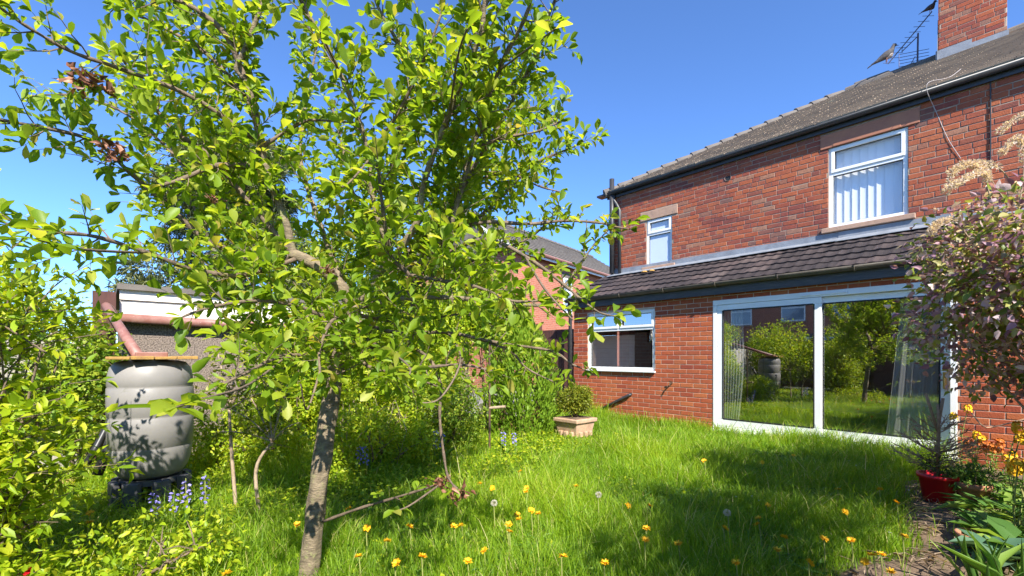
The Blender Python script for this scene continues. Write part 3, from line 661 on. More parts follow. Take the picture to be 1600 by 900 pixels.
# ---- things in the windows
def sheet(pts2, z0, z1, th, name, m, label, cat, flare=None):
    V = []; n = len(pts2); rows = 14
    for side in (0, th):
        for r_ in range(rows+1):
            t = r_/rows; z = z0+(z1-z0)*t
            for k, (x, y) in enumerate(pts2):
                fx = flare(k/(n-1), t) if flare else 0
                V.append((x+fx, y+side, z))
    Fc = []; o2 = n*(rows+1)
    for r_ in range(rows):
        for k in range(n-1):
            i = r_*n+k; Fc.append((i, i+1, i+n+1, i+n)); Fc.append((o2+i+1, o2+i, o2+i+n, o2+i+n+1))
    return tag(MB().add(V, Fc).build(name, m, None, True), label, cat)
sheet([(-1.02+.66*k/60, 7.16+.016*math.sin(k*.7)+.01*math.sin(k*1.9)) for k in range(61)], .11, 2.03, .003, 'curtain', 'curtain', 'wide pale sheer curtain behind the right end of the patio door', 'curtain', lambda s, t: -.09*(1-s)*(1-t)**1.3+.07*(1-s)*t)
sheet([(-3.08+.26*k/40, 7.20+.03*math.sin(k*1.1)) for k in range(41)], .11, 2.03, .003, 'curtain', 'curtain', 'narrow pale sheer curtain behind the left end of the patio door', 'curtain', lambda s, t: -.05*s*(1-t)+.06*s*math.sin(t*3))
vb = T('vertical_blind', 'white vertical slat blind drawn across the bedroom window', 'blind', (-1.46, YM+.17, 3.15))
MB().box(-1.9, -1.03, YM+.105, YM+.145, 4.24, 4.28).build('head_rail', 'upvc', vb)
for k in range(10):
    cx = -1.885+.095*k; a_ = rad(7); hw = .0515
    V = []
    for z in (3.14, 4.24):
        for q in range(5):
            s_ = (q-2)/2; V.append((cx+hw*s_*math.cos(a_), YM+.125+hw*s_*math.sin(a_)+.008*(1-s_*s_), z))
    MB().add(V+[(x, y+.002, z) for x, y, z in V], [(q, q+1, q+6, q+5) for q in range(4)]+[(10+q+1, 10+q, 15+q, 15+q+1) for q in range(4)]).build('slat', 'blind', vb, True)
# ---- aerial and birds
ax, ay = -1.30, 11.5
ae = T('tv_aerial', 'thin television aerial on a mast beside the chimney', 'aerial', (ax, ay, RZ))
MB().tube([(ax, ay, RZ-.05), (ax+.01, ay, RZ+.62)], .014, 8).build('mast', 'metal', ae)
B0 = Vector((ax-.42, ay-.10, RZ+.20)); B1 = Vector((ax+.20, ay+.05, RZ+.95))
MB().tube([B0, B1], .010, 6).tube([(ax, ay, RZ+.56), (ax-.22, ay-.05, RZ+.36), B0.lerp(B1, .34)], .009, 6).build('boom', 'metal', ae)
el = MB(); eld = Vector((.35, .55, .10)).normalized()
for k in range(10):
    c = B0.lerp(B1, .02+.1*k); el.tube([c-eld*.13, c+eld*.13], .004, 5)
el.build('element', 'metal', ae)
rfm = MB()
for k in range(5): rfm.tube([(ax-.25, ay-.12, RZ+.02+.06*k+.03), (ax+.15, ay+.15, RZ+.05+.06*k+.03)], .005, 5)
rfm.tube([(ax-.25, ay-.12, RZ+.04), (ax-.25, ay-.12, RZ+.30)], .006, 5).tube([(ax-.18, ay-.1, RZ-.15), (ax-.03, ay, RZ+.2)], .007, 5).build('reflector', 'metal', ae)
def bird(base, heading, s, label, light):
    """a perched pigeon: body, head, bill, tail, legs"""
    root = T('pigeon', label, 'bird', base, 'pigeons perched on the aerial')
    hd = Vector((math.cos(heading), math.sin(heading), 0)); up = Vector((0, 0, 1)); sd = hd.cross(up)
    o_ = Vector(base)
    def at(f, u, w=0): return o_+(hd*f+up*u+sd*w)*s
    MB().tube([at(-.24, .03), at(-.15, .07), at(-.07, .115), at(.0, .155), at(.06, .20), at(.085, .245), at(.10, .285), at(.115, .31), at(.135, .305), at(.155, .295)],
              [.012*s, .03*s, .058*s, .072*s, .062*s, .04*s, .032*s, .036*s, .03*s, .008*s], 12).build('body', 'bird', root, True)
    MB().tube([at(.0, .09), at(.05, .13), at(.085, .19)], [.035*s, .055*s, .03*s], 10).build('breast', light, root, True)
    MB().tube([at(.15, .297), at(.19, .285)], [.008*s, .002*s], 6).build('bill', 'blackpvc', root)
    for w in (-.03, .03):
        MB().tube([at(0, 0, w), at(-.005, .1, w)], .006*s, 6).build('leg', 'terracotta', root)
    MB().prism([at(-.14, .085, -.03), at(-.14, .085, .03), at(-.30, -.02, .025), at(-.30, -.02, -.025)], up*.008*s).build('tail', 'bird', root)
bird(tuple(B0+Vector((-.02, -.0, .03))), rad(20), 1.0, 'large pale-breasted pigeon on the low end of the aerial', 'birdpale')
bird(tuple(B1+Vector((-.02, 0, .0))), rad(35), .62, 'small dark pigeon on the high end of the aerial', 'bird')
tag(MB().tube(smoothline([(.0, 11.4, 7.55), (.1, 11.3, 7.35), (.2, 11.2, 7.25), (.45, 11.0, 7.24)]), .008, 6).build('hanging_wire', 'blackpvc'), 'dark loose wire right of the chimney against the sky', 'wire')

# ================================================================== NEIGHBOUR HOUSES
def far_house(name, label, corner, along, depth_dir, length, depth, eave, pitch, wins, roof_m='slate_dark', hip=False, chimney=None):
    """corner: near corner of the long wall; along / depth_dir unit vectors on the ground"""
    c = Vector((*corner, 0)); A = Vector((*along, 0)).normalized(); D = Vector((*depth_dir, 0)).normalized(); Z = Vector((0, 0, 1))
    h = T(name, label, 'house', tuple(c))
    b = MB(); b.prism([c-Z*.1, c+A*length-Z*.1, c+A*length+D*depth-Z*.1, c+D*depth-Z*.1], Z*(eave+.1)); uvbox(b.build('wall', 'farbrick', h))
    ov = .22; e0 = c-A*ov-D*ov+Z*eave; e1 = c+A*(length+ov)-D*ov+Z*eave; e2 = c+A*(length+ov)+D*(depth+ov)+Z*eave; e3 = c-A*ov+D*(depth+ov)+Z*eave
    rh = (depth/2+ov)*math.tan(pitch); ins = (depth/2+ov) if hip else 0
    r0 = c-A*(ov-ins)+D*depth/2+Z*(eave+rh); r1 = c+A*(length+ov-ins)+D*depth/2+Z*(eave+rh)
    rf_ = MB().add([e0, e1, e2, e3, r0, r1], [(0, 1, 5, 4), (1, 2, 5), (2, 3, 4, 5), (3, 0, 4), (3, 2, 1, 0)]).build('roof', roof_m, h)
    rt = MB(); n = int((r1-r0).length/.4)
    for k in range(n): rt.tube([r0.lerp(r1, k/n), r0.lerp(r1, (k+.93)/n)], [.10, .085], 6)
    rt.build('ridge_tiles', 'slate_dark', rf_)
    tc = MB(); ncr = int((r0-e0).length/.3)
    for k in range(1, ncr):
        a0, a1 = e0.lerp(r0, k/ncr), e1.lerp(r1, k/ncr); nn = (e1-e0).cross(r0-e0).normalized()
        tc.prism([a0+nn*.002, a1+nn*.002, a1+nn*.03, a0+nn*.03], (r0-e0).normalized()*.02)
    tc.build('tile_courses', roof_m, rf_)
    MB().prism([e0-D*.02-Z*.14, e1-D*.02-Z*.14, e1-D*.02+Z*.02, e0-D*.02+Z*.02], -D*.03).build('fascia', 'upvc', h)
    gA, gB = e0-D*.11, e1-D*.11
    MB().tube([gA, gB], .06, 8).build('gutter', 'brownpipe' if not hip else 'upvc', h)
    for (s0, s1, z0, z1) in wins:
        w_ = MB(); n_ = -D
        def rect(a, c_, e, g, off, th): return MB().prism([c+A*a+Z*e+n_*off, c+A*c_+Z*e+n_*off, c+A*c_+Z*g+n_*off, c+A*a+Z*g+n_*off], n_*th)
        fr = rect(s0, s1, z0, z1, .004, .03).build('window', 'upvc', h)
        zt = z0+(z1-z0)*.62
        rect(s0+.07, s1-.07, z0+.07, zt-.04, .036, .004).build('pane', 'frost_dark', fr); rect(s0+.07, s1-.07, zt+.04, z1-.07, .036, .004).build('pane', 'frost_dark', fr)
        rect(s0-.1, s1+.1, z1+.003, z1+.22, .004, .02).build('lintel', 'slate_dark', h); rect(s0-.06, s1+.06, z0-.09, z0-.003, .004, .06).build('sill', 'stone', h)
    if chimney:
        q = c+A*chimney[0]+D*depth/2
        ch = MB().box(q.x-.35, q.x+.35, q.y-.3, q.y+.3, eave+rh-.5, eave+rh+chimney[1]).build('chimney', 'farbrick', h); uvbox(ch)
        MB().tube([q+Z*(eave+rh+chimney[1]), q+Z*(eave+rh+chimney[1]+.4)], [.13, .11], 10).build('chimney_pot', 'terracotta', ch)
    return h
MT['frost_dark'] = mat('far_glass', (.25, .30, .36), (.2, .25, .32), 2, .08, spec=.8)
al = (-1.25, 6.7); dn = (-6.7, -1.25)
nh_ = far_house('neighbour_house', 'sunlit red brick neighbouring house with one small white window', (-12.05, 10.9), al, dn, 12, 6.5, 5.0, rad(33), [(3.35, 4.05, 3.0, 4.45)])
uvec = Vector((*al, 0)).normalized(); dvec = Vector((*dn, 0)).normalized()
# white verge boards on the near gable
g0 = Vector((-12.05, 10.9, 5.0))-uvec*.23
mid = g0+dvec*3.25+Vector((0, 0, (3.25+.22)*math.tan(rad(33))))
MB().prism([g0-dvec*.22, mid, mid-Vector((0, 0, .16)), g0-dvec*.22-Vector((0, 0, .16))], -uvec*.03).prism([mid, g0+dvec*6.72, g0+dvec*6.72-Vector((0, 0, .16)), mid-Vector((0, 0, .16))], -uvec*.03).build('verge_board', 'upvc', nh_)
w0 = Vector((-12.05, 10.9, 0))
uvbox(MB().prism([w0-uvec*.0+Vector((0, 0, 5.0)), w0+dvec*6.5+Vector((0, 0, 5.0)), w0+dvec*3.25+Vector((0, 0, 5.0+3.2*math.tan(rad(33))))], uvec*.1).build('gable_wall', 'farbrick', nh_))
far_house('semi_house', 'brick house with white windows far behind, seen mirrored in the patio glass', (-1.0, -17.0), (-1, 0), (0, -1), 14, 7, 5.2, rad(35), [(1.2, 2.3, 1.0, 2.3), (3.6, 4.8, 3.3, 4.6), (5.3, 6.2, 3.3, 4.6), (7.5, 8.8, 3.3, 4.6), (10.5, 11.8, 3.2, 4.6), (6, 7.5, .9, 2.3)], chimney=(4.5, 1.4))

# ================================================================== GARAGE
gar = T('garage', 'pebbledashed flat-roofed garage with white boarded fascia', 'garage', (-7.7, 1.8, 0))
GX0, GX1, GY_0, GY_1 = -9.1, -6.4, .15, 3.5
gw = MB(); gw.box(GX1-.12, GX1, GY_0, GY_1, -.1, 1.56).box(GX0, GX0+.12, GY_0, GY_1, -.1, 1.7).box(GX0+.12, GX1-.12, GY_0, GY_0+.12, -.1, 1.7)
gw.box(GX0+.12, GX0+.35, GY_1-.12, GY_1, -.1, 1.82).box(GX1-.50, GX1-.121, GY_1-.12, GY_1, -.1, 1.82)
gw.build('wall', 'dash', gar)
MB().box(GX0-.1, GX1+.12, GY_0-.05, GY_1+.22, 1.90, 1.96).build('roof', 'slate_dark', gar)
MB().box(GX1+.015, GX1+.05, GY_0-.03, GY_1+.1, 1.58, 1.79).build('fascia_board', 'whitepaint', gar, bevel=.004)
MB().box(GX1+.03, GX1+.075, GY_0-.03, GY_1+.1, 1.795, 1.93).build('fascia_board', 'whitepaint', gar, bevel=.004)
MB().tube([(GX1+.10, GY_0-.1, 1.60), (GX1+.10, GY_1+.1, 1.52)], .05, 12).build('gutter', 'brownpipe', gar, True)
MB().box(GX0+.35, GX1-.5, GY_1-.08, GY_1-.02, 1.78, 1.98).build('door_header', 'brownwood', gar)
gd = MB().box(GX0+.35, GX1-.5, GY_1-.09, GY_1-.06, 0, 1.77).build('garage_door', 'garagedoor', gar)
for k in range(14): MB().box(GX0+.37, GX1-.52, GY_1-.06, GY_1-.045, .03+.125*k, .03+.125*k+.11).build('door_board', 'garagedoor', gd, bevel=.006)
MB().box(GX1-.02, GX1+.16, GY_0-.24, GY_0-.06, 0, 1.86).build('corner_post', 'brownwood', gar)
# ---- water butt
bc = G(237, 790, 0.0); bc = Vector((bc.x, bc.y, 0)); bz = .25
wb = T('water_barrel', 'grey plastic water barrel standing on a dark stand', 'barrel', (bc.x, bc.y, bz))
prof = [(.02, 0), (.17, .0), (.215, .015), (.25, .06), (.275, .13), (.285, .2), (.29, .235), (.287, .245), (.294, .25), (.297, .40), (.296, .47), (.289, .48), (.297, .49), (.299, .62), (.297, .70), (.289, .71), (.296, .72), (.290, .80), (.275, .86), (.24, .90), (.18, .915), (.02, .92)]
prof = [(a_*.93, b_) for a_, b_ in prof]
MB().lathe(prof, (bc.x, bc.y, bz), 48).build('body', 'barrel', wb, True)
e_ = P(265, 577, 3.15)
MB().lathe([(.05, 0), (.05, .012), (.04, .014), (.038, .006), (.005, .006)], (bc.x+.16, bc.y-.02, bz+.905), 20).build('bung', 'barrel', wb, True)
st = T('barrel_stand', 'dark plastic slatted stand under the grey barrel', 'stand', (bc.x, bc.y, 0))
for k in range(8):
    a = 2*math.pi*k/8+.2; c, s_ = math.cos(a), math.sin(a)
    u = Vector((c, s_, 0)); v = Vector((-s_, c, 0)); o_ = bc+u*.21
    MB().prism([o_-v*.055-Vector((0, 0, .03)), o_+v*.055-Vector((0, 0, .03)), o_+v*.055+u*.05-Vector((0, 0, .03)), o_-v*.055+u*.05-Vector((0, 0, .03))], (0, 0, .27)).build('leg', 'darkplastic', st, bevel=.006)
MB().lathe([(.02, .2), (.20, .2), (.20, .242), (.02, .242)], (bc.x, bc.y, 0), 24).build('top', 'darkplastic', st)
lid = T('wooden_lid', 'lichen-yellowed board lying across the top of the barrel', 'lid', (bc.x, bc.y, bz+.922))
for k, (dy, L) in enumerate(((-.21, .27), (-.07, .30), (.07, .29), (.21, .26))):
    MB().box(bc.x-L, bc.x+L, bc.y+dy-.067, bc.y+dy+.067, bz+.922, bz+.944+.004*(k % 2)).build('board', 'lid', lid, bevel=.005)
dpp = T('drainpipe', 'brown rainwater pipe sloping from garage gutter down to the barrel lid', 'pipe', (bc.x, bc.y, bz+.95))
pa, pb, pc = P(166, 478, 4.6), P(216, 556, 3.55), Vector((bc.x+.02, bc.y+.02, bz+.95))
pe = Vector((GX1+.10, GY_0-.06, 1.60))
MB().tube([pe, pa.lerp(pe, .3)+Vector((0, 0, .02)), pa, pa.lerp(pb, .5), pb], .038, 12).build('pipe', 'brownpipe', dpp, True)
MB().prism([pb+Vector((-.09, -.02, -.10)), pb+Vector((.07, -.02, -.10)), pb+Vector((.09, -.02, .03)), pb+Vector((-.11, -.02, .03))], (0, .2, 0)).build('hopper', 'brownpipe', dpp, bevel=.008)
# ---- leaning black pipes, old boards left of the barrel
for (a, b_, r_, lab) in ((P(152, 742, 3.55), P(205, 600, 3.75), .035, 'thick black pipe leaning against the left of the barrel'), (P(135, 725, 3.6), P(190, 625, 3.9), .026, 'thinner black pipe leaning beside the thick black pipe')):
    a.z = max(a.z, .02)
    d_ = (b_-a)*.5; pp = [a, a.lerp(b_, .3)+Vector((.01, 0, -.01)), a.lerp(b_, .7), b_]
    tag(MB().tube(pp, r_, 12).tube([b_, b_+(b_-a).normalized()*.05], r_*1.25, 12).build('leaning_pipe', 'blackpipe', None, True), lab, 'pipe', 'black pipes leaning by the barrel')
# ---- fence boards on the left boundary
fe = T('board_fence', 'weathered grey vertical-board fence behind the left shrub', 'fence', (-6.3, -2.2, 0))
g = random.Random(8)
for k in range(26):
    y = -.10-.152*k
    MB().box(-6.32+g.uniform(-.008, .008), -6.30, y-.14, y, -.02, 1.42+g.uniform(-.03, .03)).build('board', 'fence_old', fe)
MB().box(-6.36, -6.325, -4.1, -.1, .3, .38).build('rail', 'fence_old', fe); MB().box(-6.36, -6.325, -4.1, -.1, 1.1, 1.18).build('rail', 'fence_old', fe)
# ---- fence behind the camera (mirrored in the glass)
fb = T('panel_fence', 'brown lapped fence across the bottom of the garden, mirrored in the glass', 'fence', (-3, -5.0, 0))
for k in range(11): MB().box(-9, 1.3, -5.0+.008*(k % 2), -4.985+.008*(k % 2), .05+.155*k, .05+.155*k+.153).build('board', 'fence_brown', fb)
for k in range(6): MB().box(-9+2*k-.05, -9+2*k+.05, -5.1, -5.002, 0, 1.85).build('post', 'fence_brown', fb)
fr_ = T('boundary_fence', 'brown lapped fence along the shaded right boundary', 'fence', (1.3, 1.5, 0))
for k in range(7): MB().box(1.30+.008*(k % 2), 1.315+.008*(k % 2), -5, 6.9, .05+.155*k, .05+.155*k+.153).build('board', 'fence_brown', fr_)
for k in range(6): MB().box(1.325, 1.42, -4.95+2.3*k, -4.85+2.3*k, 0, 1.2).build('post', 'fence_brown', fr_)
# ---- gate between the garage and house
ga = T('timber_gate', 'dark brown timber gate beside the corner of the extension', 'gate', (-6.6, 7.15, 0))
for k in range(6): MB().box(-7.0+.155*k, -6.85+.155*k-.004, 7.12, 7.145, .03, 1.75).build('board', 'brownwood', ga)
for z in (.3, 1.4): MB().box(-7.0, -6.1, 7.15, 7.18, z, z+.09).build('rail', 'brownwood', ga)
MB().box(-7.12, -7.02, 7.08, 7.18, 0, 1.9).build('post', 'brownwood', ga)
# ---- shed behind the camera
sh = T('garden_shed', 'dark timber shed at the shaded end of the lawn, mirrored in the glass', 'shed', (-1.9, -3.6, 0))
MB().box(-2.9, -.9, -4.7, -2.9, 0, 1.9).prism([(-2.9, -4.7, 1.9), (-.9, -4.7, 1.9), (-.9, -4.7, 2.55)], (0, 1.8, 0)).build('wall', 'brownwood', sh)
MB().prism([(-3.0, -4.8, 1.88), (-.8, -4.8, 2.60), (-.8, -4.8, 2.65), (-3.0, -4.8, 1.93)], (0, 2.0, 0)).build('roof', 'slate_dark', sh)
for k in range(8): MB().box(-2.88+.245*k, -2.88+.245*k+.237, -2.899, -2.885, .02, 1.88).build('board', 'brownwood', sh)

# ================================================================== PLANTS
def grow(L, TW, pts, r0, r1, step, tl, leaf, aspect, first=.12, up=.25, spur=4, big=1.0, dens=1.0, levels=1):
    """side twigs and leaves along a limb polyline"""
    pts = [Vector(p) for p in pts]; seg = [(b-a).length for a, b in zip(pts, pts[1:])]; tot = sum(seg); s = tot*first
    ph = random.random()*6
    while s < tot:
        q = s; i = 0
        while i < len(seg)-1 and q > seg[i]: q -= seg[i]; i += 1
        a, b = pts[i], pts[i+1]; p = a.lerp(b, min(1, q/max(seg[i], 1e-6))); d = (b-a).normalized()
        t = s/tot; ph += 2.4+random.uniform(-.5, .5)
        o1 = d.orthogonal().normalized(); o2 = d.cross(o1); side = o1*math.cos(ph)+o2*math.sin(ph)
        if random.random() < dens:
            td = (side*.9+d*.55+Vector((0, 0, up))+Vector((random.gauss(0, .2), random.gauss(0, .2), random.gauss(0, .2)))).normalized()
            ln = tl*random.uniform(.35, 1.15)*(1-.35*t); n = max(3, int(ln/.035)); tp = [p]; cd = td
            for k in range(n):
                cd = (cd+Vector((random.gauss(0, .13), random.gauss(0, .13), .06+random.gauss(0, .1)))).normalized(); tp.append(tp[-1]+cd*ln/n)
            rr = min(r0+(r1-r0)*t, .006)*.55
            TW.tube(tp, [rr*(1-.7*k/n) for k in range(n+1)], 4, False)
            for k in range(1, n+1):
                dd = (tp[k]-tp[k-1]).normalized()
                for _ in range(2 if k < n else 3):
                    ps = random.random()*6.28; oo = dd.orthogonal().normalized(); sd = oo*math.cos(ps)+dd.cross(oo)*math.sin(ps)
                    ld = (sd*.8+dd*.75+Vector((0, 0, random.uniform(-.25, .3)))).normalized()
                    l = leaf*big*random.uniform(.4, 1.25)*(1.15 if k == n else 1)
                    nn = Vector((random.gauss(0, .6), random.gauss(0, .6), 1)).normalized()
                    L.add(tp[k], ld, nn, l, l*aspect*random.uniform(.85, 1.15))
            if levels > 1 and n > 4:
                grow(L, TW, tp, rr, rr*.3, .06, tl*.5, leaf, aspect, .25, up, 2, big, .85, 1)
        for _ in range(spur):
            if random.random() < .55:
                ps = random.random()*6.28; sd = o1*math.cos(ps)+o2*math.sin(ps)
                ld = (sd+Vector((0, 0, .35))).normalized(); l = leaf*big*random.uniform(.45, 1.0)
                L.add(p+sd*(r0*.5), ld, (random.gauss(0, .4), random.gauss(0, .4), 1), l, l*aspect)
        s += step*random.uniform(.6, 1.4)
tree_base = P(483, 925, 2.36)
plum = T('plum_tree', 'leafy plum tree with mottled trunk standing in the foreground lawn', 'tree', (tree_base.x, tree_base.y, 0))
def PL(lst): return smoothline([P(*q) for q in lst], 5)
tk = [Vector((tree_base.x-.02, tree_base.y, -.05)), Vector((tree_base.x, tree_base.y, .06))]+[P(*q) for q in [(490, 820, 2.35), (500, 740, 2.34), (512, 655, 2.33), (527, 580, 2.33), (545, 515, 2.34), (552, 478, 2.35)]]
tk = smoothline(tk, 4); n = len(tk)
tkm = MB().tube(smoothline(tk, 3), [r_ for k in range(3*(n-1)+1) for r_ in [.050-.013*k/(3*n-3)+.018*max(0, 1-k/14)]], 24)
g = random.Random(12); ph_ = [g.uniform(0, 6.28) for _ in range(8)]
nr = 3*(n-1)+1; ctr = smoothline(tk, 3)
for k in range(nr):
    for q in range(24):
        a = 2*math.pi*q/24; p = Vector(tkm.v[k*24+q]); f = 1+.07*math.sin(3*a+ph_[0]+k*.11)+.05*math.sin(5*a+ph_[1]-k*.23)+.06*math.sin(k*.55+ph_[2]+2*a)+g.uniform(-.03, .03)
        tkm.v[k*24+q] = tuple(ctr[k]+(p-ctr[k])*f)
tkm.build('trunk', 'bark', plum, True)
LIMBS = [
 ([(552, 490, 2.35), (535, 450, 2.34), (500, 418, 2.3), (455, 395, 2.27)], .034, .027, 0),
 ([(458, 398, 2.27), (447, 350, 2.25), (425, 290, 2.2), (408, 230, 2.16), (397, 170, 2.12), (383, 125, 2.1), (370, 108, 2.08), (381, 80, 2.06), (412, 0, 2.02), (425, -60, 2.0)], .020, .008, 1),
 ([(383, 125, 2.1), (355, 58, 2.05), (311, 18, 2.0), (265, -5, 1.95), (220, -30, 1.9)], .015, .006, 1),
 ([(397, 218, 2.16), (329, 169, 2.05), (271, 138, 1.95), (178, 104, 1.8), (110, 80, 1.7), (40, 40, 1.6), (0, 12, 1.55)], .012, .004, 1),
 ([(402, 262, 2.2), (342, 258, 2.1), (284, 280, 2.0), (250, 290, 1.95)], .014, .006, 1),
 ([(455, 395, 2.27), (382, 307, 2.2), (324, 240, 2.15), (267, 200, 2.1), (213, 124, 2.05), (190, 90, 2.0)], .014, .005, 1),
 ([(440, 400, 2.27), (340, 385, 2.2), (284, 342, 2.1), (240, 302, 2.05), (200, 267, 2.0), (142, 218, 1.9), (0, 187, 1.7), (-60, 178, 1.6)], .015, .005, 1),
 ([(470, 402, 2.3), (380, 430, 2.0), (300, 420, 1.8), (230, 395, 1.65), (150, 370, 1.5), (80, 362, 1.4), (10, 350, 1.35)], .012, .004, 1),
 ([(545, 515, 2.34), (470, 480, 2.1), (400, 470, 1.9), (330, 480, 1.75), (285, 495, 1.7)], .011, .004, 1),
 ([(530, 560, 2.33), (450, 555, 1.9), (390, 580, 1.6), (350, 600, 1.45)], .010, .004, 1),
 ([(552, 490, 2.35), (590, 430, 2.3), (608, 395, 2.25), (585, 324, 2.2), (577, 249, 2.15), (563, 195, 2.1), (528, 107, 2.0), (470, 0, 1.9), (455, -40, 1.85)], .018, .007, 1),
 ([(604, 400, 2.27), (612, 330, 2.4), (612, 267, 2.45), (621, 213, 2.45), (643, 107, 2.4), (617, 58, 2.35), (590, 9, 2.3), (580, -40, 2.3)],   .018, .007, 1),
 ([(612, 267, 2.45), (640, 200, 2.4), (670, 151, 2.35), (741, 58, 2.25), (765, -10, 2.2)], .014, .006, 1),
 ([(545, 515, 2.34), (600, 545, 2.2), (639, 540, 2.1), (645, 461, 2.0), (640, 430, 1.95), (611, 400, 1.9), (600, 340, 1.8), (590, 250, 1.7)], .015, .006, 1),
 ([(600, 425, 2.3), (650, 350, 2.2), (663, 284, 2.15), (703, 173, 2.0), (748, 62, 1.85), (757, 0, 1.8), (760, -50, 1.75)], .018, .006, 1),
 ([(595, 430, 2.32), (680, 400, 2.3), (699, 369, 2.3), (739, 231, 2.15), (779, 111, 2.0), (819, 31, 1.9), (835, -20, 1.85)], .018, .006, 1),
 ([(680, 400, 2.3), (725, 289, 2.5), (783, 191, 2.5), (835, 90, 2.4), (860, 18, 2.35), (875, -20, 2.3)], .015, .005, 1),
 ([(590, 435, 2.33), (680, 395, 2.4), (739, 350, 2.4), (828, 350, 2.4), (881, 345, 2.4), (934, 348, 2.4), (960, 354, 2.4), (985, 358, 2.4)], .014, .003, 2),
 ([(558, 478, 2.36), (640, 465, 2.5), (700, 465, 2.5), (760, 470, 2.5), (852, 476, 2.5), (884, 444, 2.5), (924, 388, 2.45), (950, 360, 2.4)], .017, .004, 2),
 ([(690, 400, 2.3), (756, 374, 2.1), (820, 400, 2.0), (880, 444, 1.95), (908, 468, 1.9), (936, 488, 1.85), (960, 494, 1.8)], .010, .003, 2),
 ([(552, 500, 2.35), (620, 520, 2.3), (700, 520, 2.2), (780, 536, 2.1), (860, 548, 2.05), (892, 568, 2.0), (915, 578, 2.0)], .011, .003, 2),
 ([(740, 528, 2.15), (796, 548, 2.1), (824, 576, 2.05), (864, 596, 2.05)], .006, .003, 3),
 ([(639, 540, 2.1), (670, 560, 1.9), (688, 600, 1.85), (687, 650, 1.85), (692, 700, 1.86), (700, 745, 1.87), (715, 765, 1.88)], .007, .005, 4),
 ([(505, 815, 2.35), (560, 795, 2.2), (610, 780, 2.1), (660, 765, 2.0), (690, 755, 1.95)], .008, .004, 4),
 ([(552, 490, 2.35), (500, 350, 2.8), (470, 250, 3.0), (480, 150, 3.1), (500, 50, 3.1)], .018, .006, 1),
 ([(600, 430, 2.3), (700, 330, 2.9), (760, 250, 3.1), (800, 180, 3.1), (845, 170, 3.1), (870, 200, 3.0)], .018, .005, 1),
 ([(660, 400, 2.4), (760, 330, 2.9), (830, 260, 3.0), (870, 240, 3.0), (900, 228, 2.9)], .014, .004, 1),
 ([(610, 415, 2.3), (560, 330, 2.8), (540, 250, 2.9), (520, 170, 2.9)], .014, .005, 1),
 ([(548, 505, 2.35), (520, 500, 2.0), (500, 545, 1.85), (500, 580, 1.8)], .010, .004, 1),
 ([(455, 395, 2.27), (360, 340, 2.6), (280, 250, 2.7), (200, 180, 2.7), (120, 150, 2.6), (50, 150, 2.5)], .013, .004, 1),
 ([(397, 170, 2.12), (330, 90, 2.2), (250, 40, 2.2), (180, 10, 2.1)], .012, .005, 1),
 ([(408, 230, 2.16), (470, 192, 2.2), (500, 188, 2.2), (555, 192, 2.2)], .009, .004, 3),
 ([(703, 173, 2.0), (745, 150, 2.3), (800, 130, 2.4), (840, 110, 2.4)], .008, .004, 1),
 ([(725, 289, 2.5), (790, 270, 2.6), (840, 290, 2.6), (875, 300, 2.6)], .008, .004, 1),
 ([(739, 231, 2.15), (790, 215, 2.2), (840, 205, 2.2), (875, 190, 2.2)], .008, .004, 1),
 ([(552, 480, 2.35), (600, 470, 2.8), (680, 430, 3.0), (760, 400, 3.1), (830, 370, 3.1), (870, 330, 3.0)], .015, .004, 1),
 ([(545, 515, 2.34), (560, 560, 2.1), (600, 580, 1.95), (660, 575, 1.8), (720, 570, 1.75), (770, 580, 1.75)], .010, .004, 1),
 ([(552, 490, 2.35), (600, 500, 2.6), (660, 500, 2.8), (730, 490, 2.9), (800, 500, 3.0)], .012, .004, 1),
 ([(548, 505, 2.35), (600, 560, 2.5), (650, 590, 2.6), (700, 610, 2.7)], .010, .004, 1),
 ([(535, 545, 2.34), (470, 560, 2.4), (420, 540, 2.5), (380, 500, 2.6)], .010, .004, 1),
 ([(455, 395, 2.27), (420, 450, 2.4), (370, 470, 2.5), (310, 450, 2.5)], .010, .004, 1),
 ([(577, 249, 2.15), (620, 180, 2.1), (660, 100, 2.0), (690, 20, 1.95)], .010, .004, 1),
 ([(425, 290, 2.2), (380, 250, 2.4), (320, 190, 2.5), (260, 100, 2.5)], .010, .004, 1),
 ([(640, 430, 1.95), (700, 440, 1.8), (750, 450, 1.7), (800, 470, 1.7), (840, 470, 1.7)], .008, .004, 1),
]
L = Leaves(); TW = MB()
random.seed(21)
for i, (lst, r0, r1, mode) in enumerate(LIMBS):
    pts = PL(lst); n = len(pts)
    MB().tube(pts, [r0+(r1-r0)*k/(n-1)+.0012*math.sin(k*1.7+i) for k in range(n)], 9 if r0 > .016 else 7).build('limb' if r0 > .016 else 'branch', 'bark' if r0 > .016 else 'twig', plum, True)
    if mode == 1: grow(L, TW, pts, r0, r1, .034, .25, .057, .50, .12 if r0 < .02 else .25, .2, 5, 1, 1, 2)
    elif mode == 2: grow(L, TW, pts, r0, r1, .05, .13, .053, .50, .3, .2, 3, 1, .95, 1)
    elif mode == 3: grow(L, TW, pts, r0, r1, .055, .12, .053, .50, .2, .2, 2, 1, .85, 1)
    elif mode == 4: grow(L, TW, pts, r0, r1, .16, .08, .045, .52, .4, .2, 0, 1, .5, 1)
    # tip rosette
    if mode in (1, 2, 3):
        e = pts[-1]; d = (pts[-1]-pts[-2]).normalized()
        for k in range(7):
            v = (d+Vector((random.gauss(0, .6), random.gauss(0, .6), random.gauss(.1, .5)))).normalized(); l = .05*random.uniform(.7, 1.2)
            L.add(e, v, (random.gauss(0, .3), random.gauss(0, .3), 1), l, l*.5)
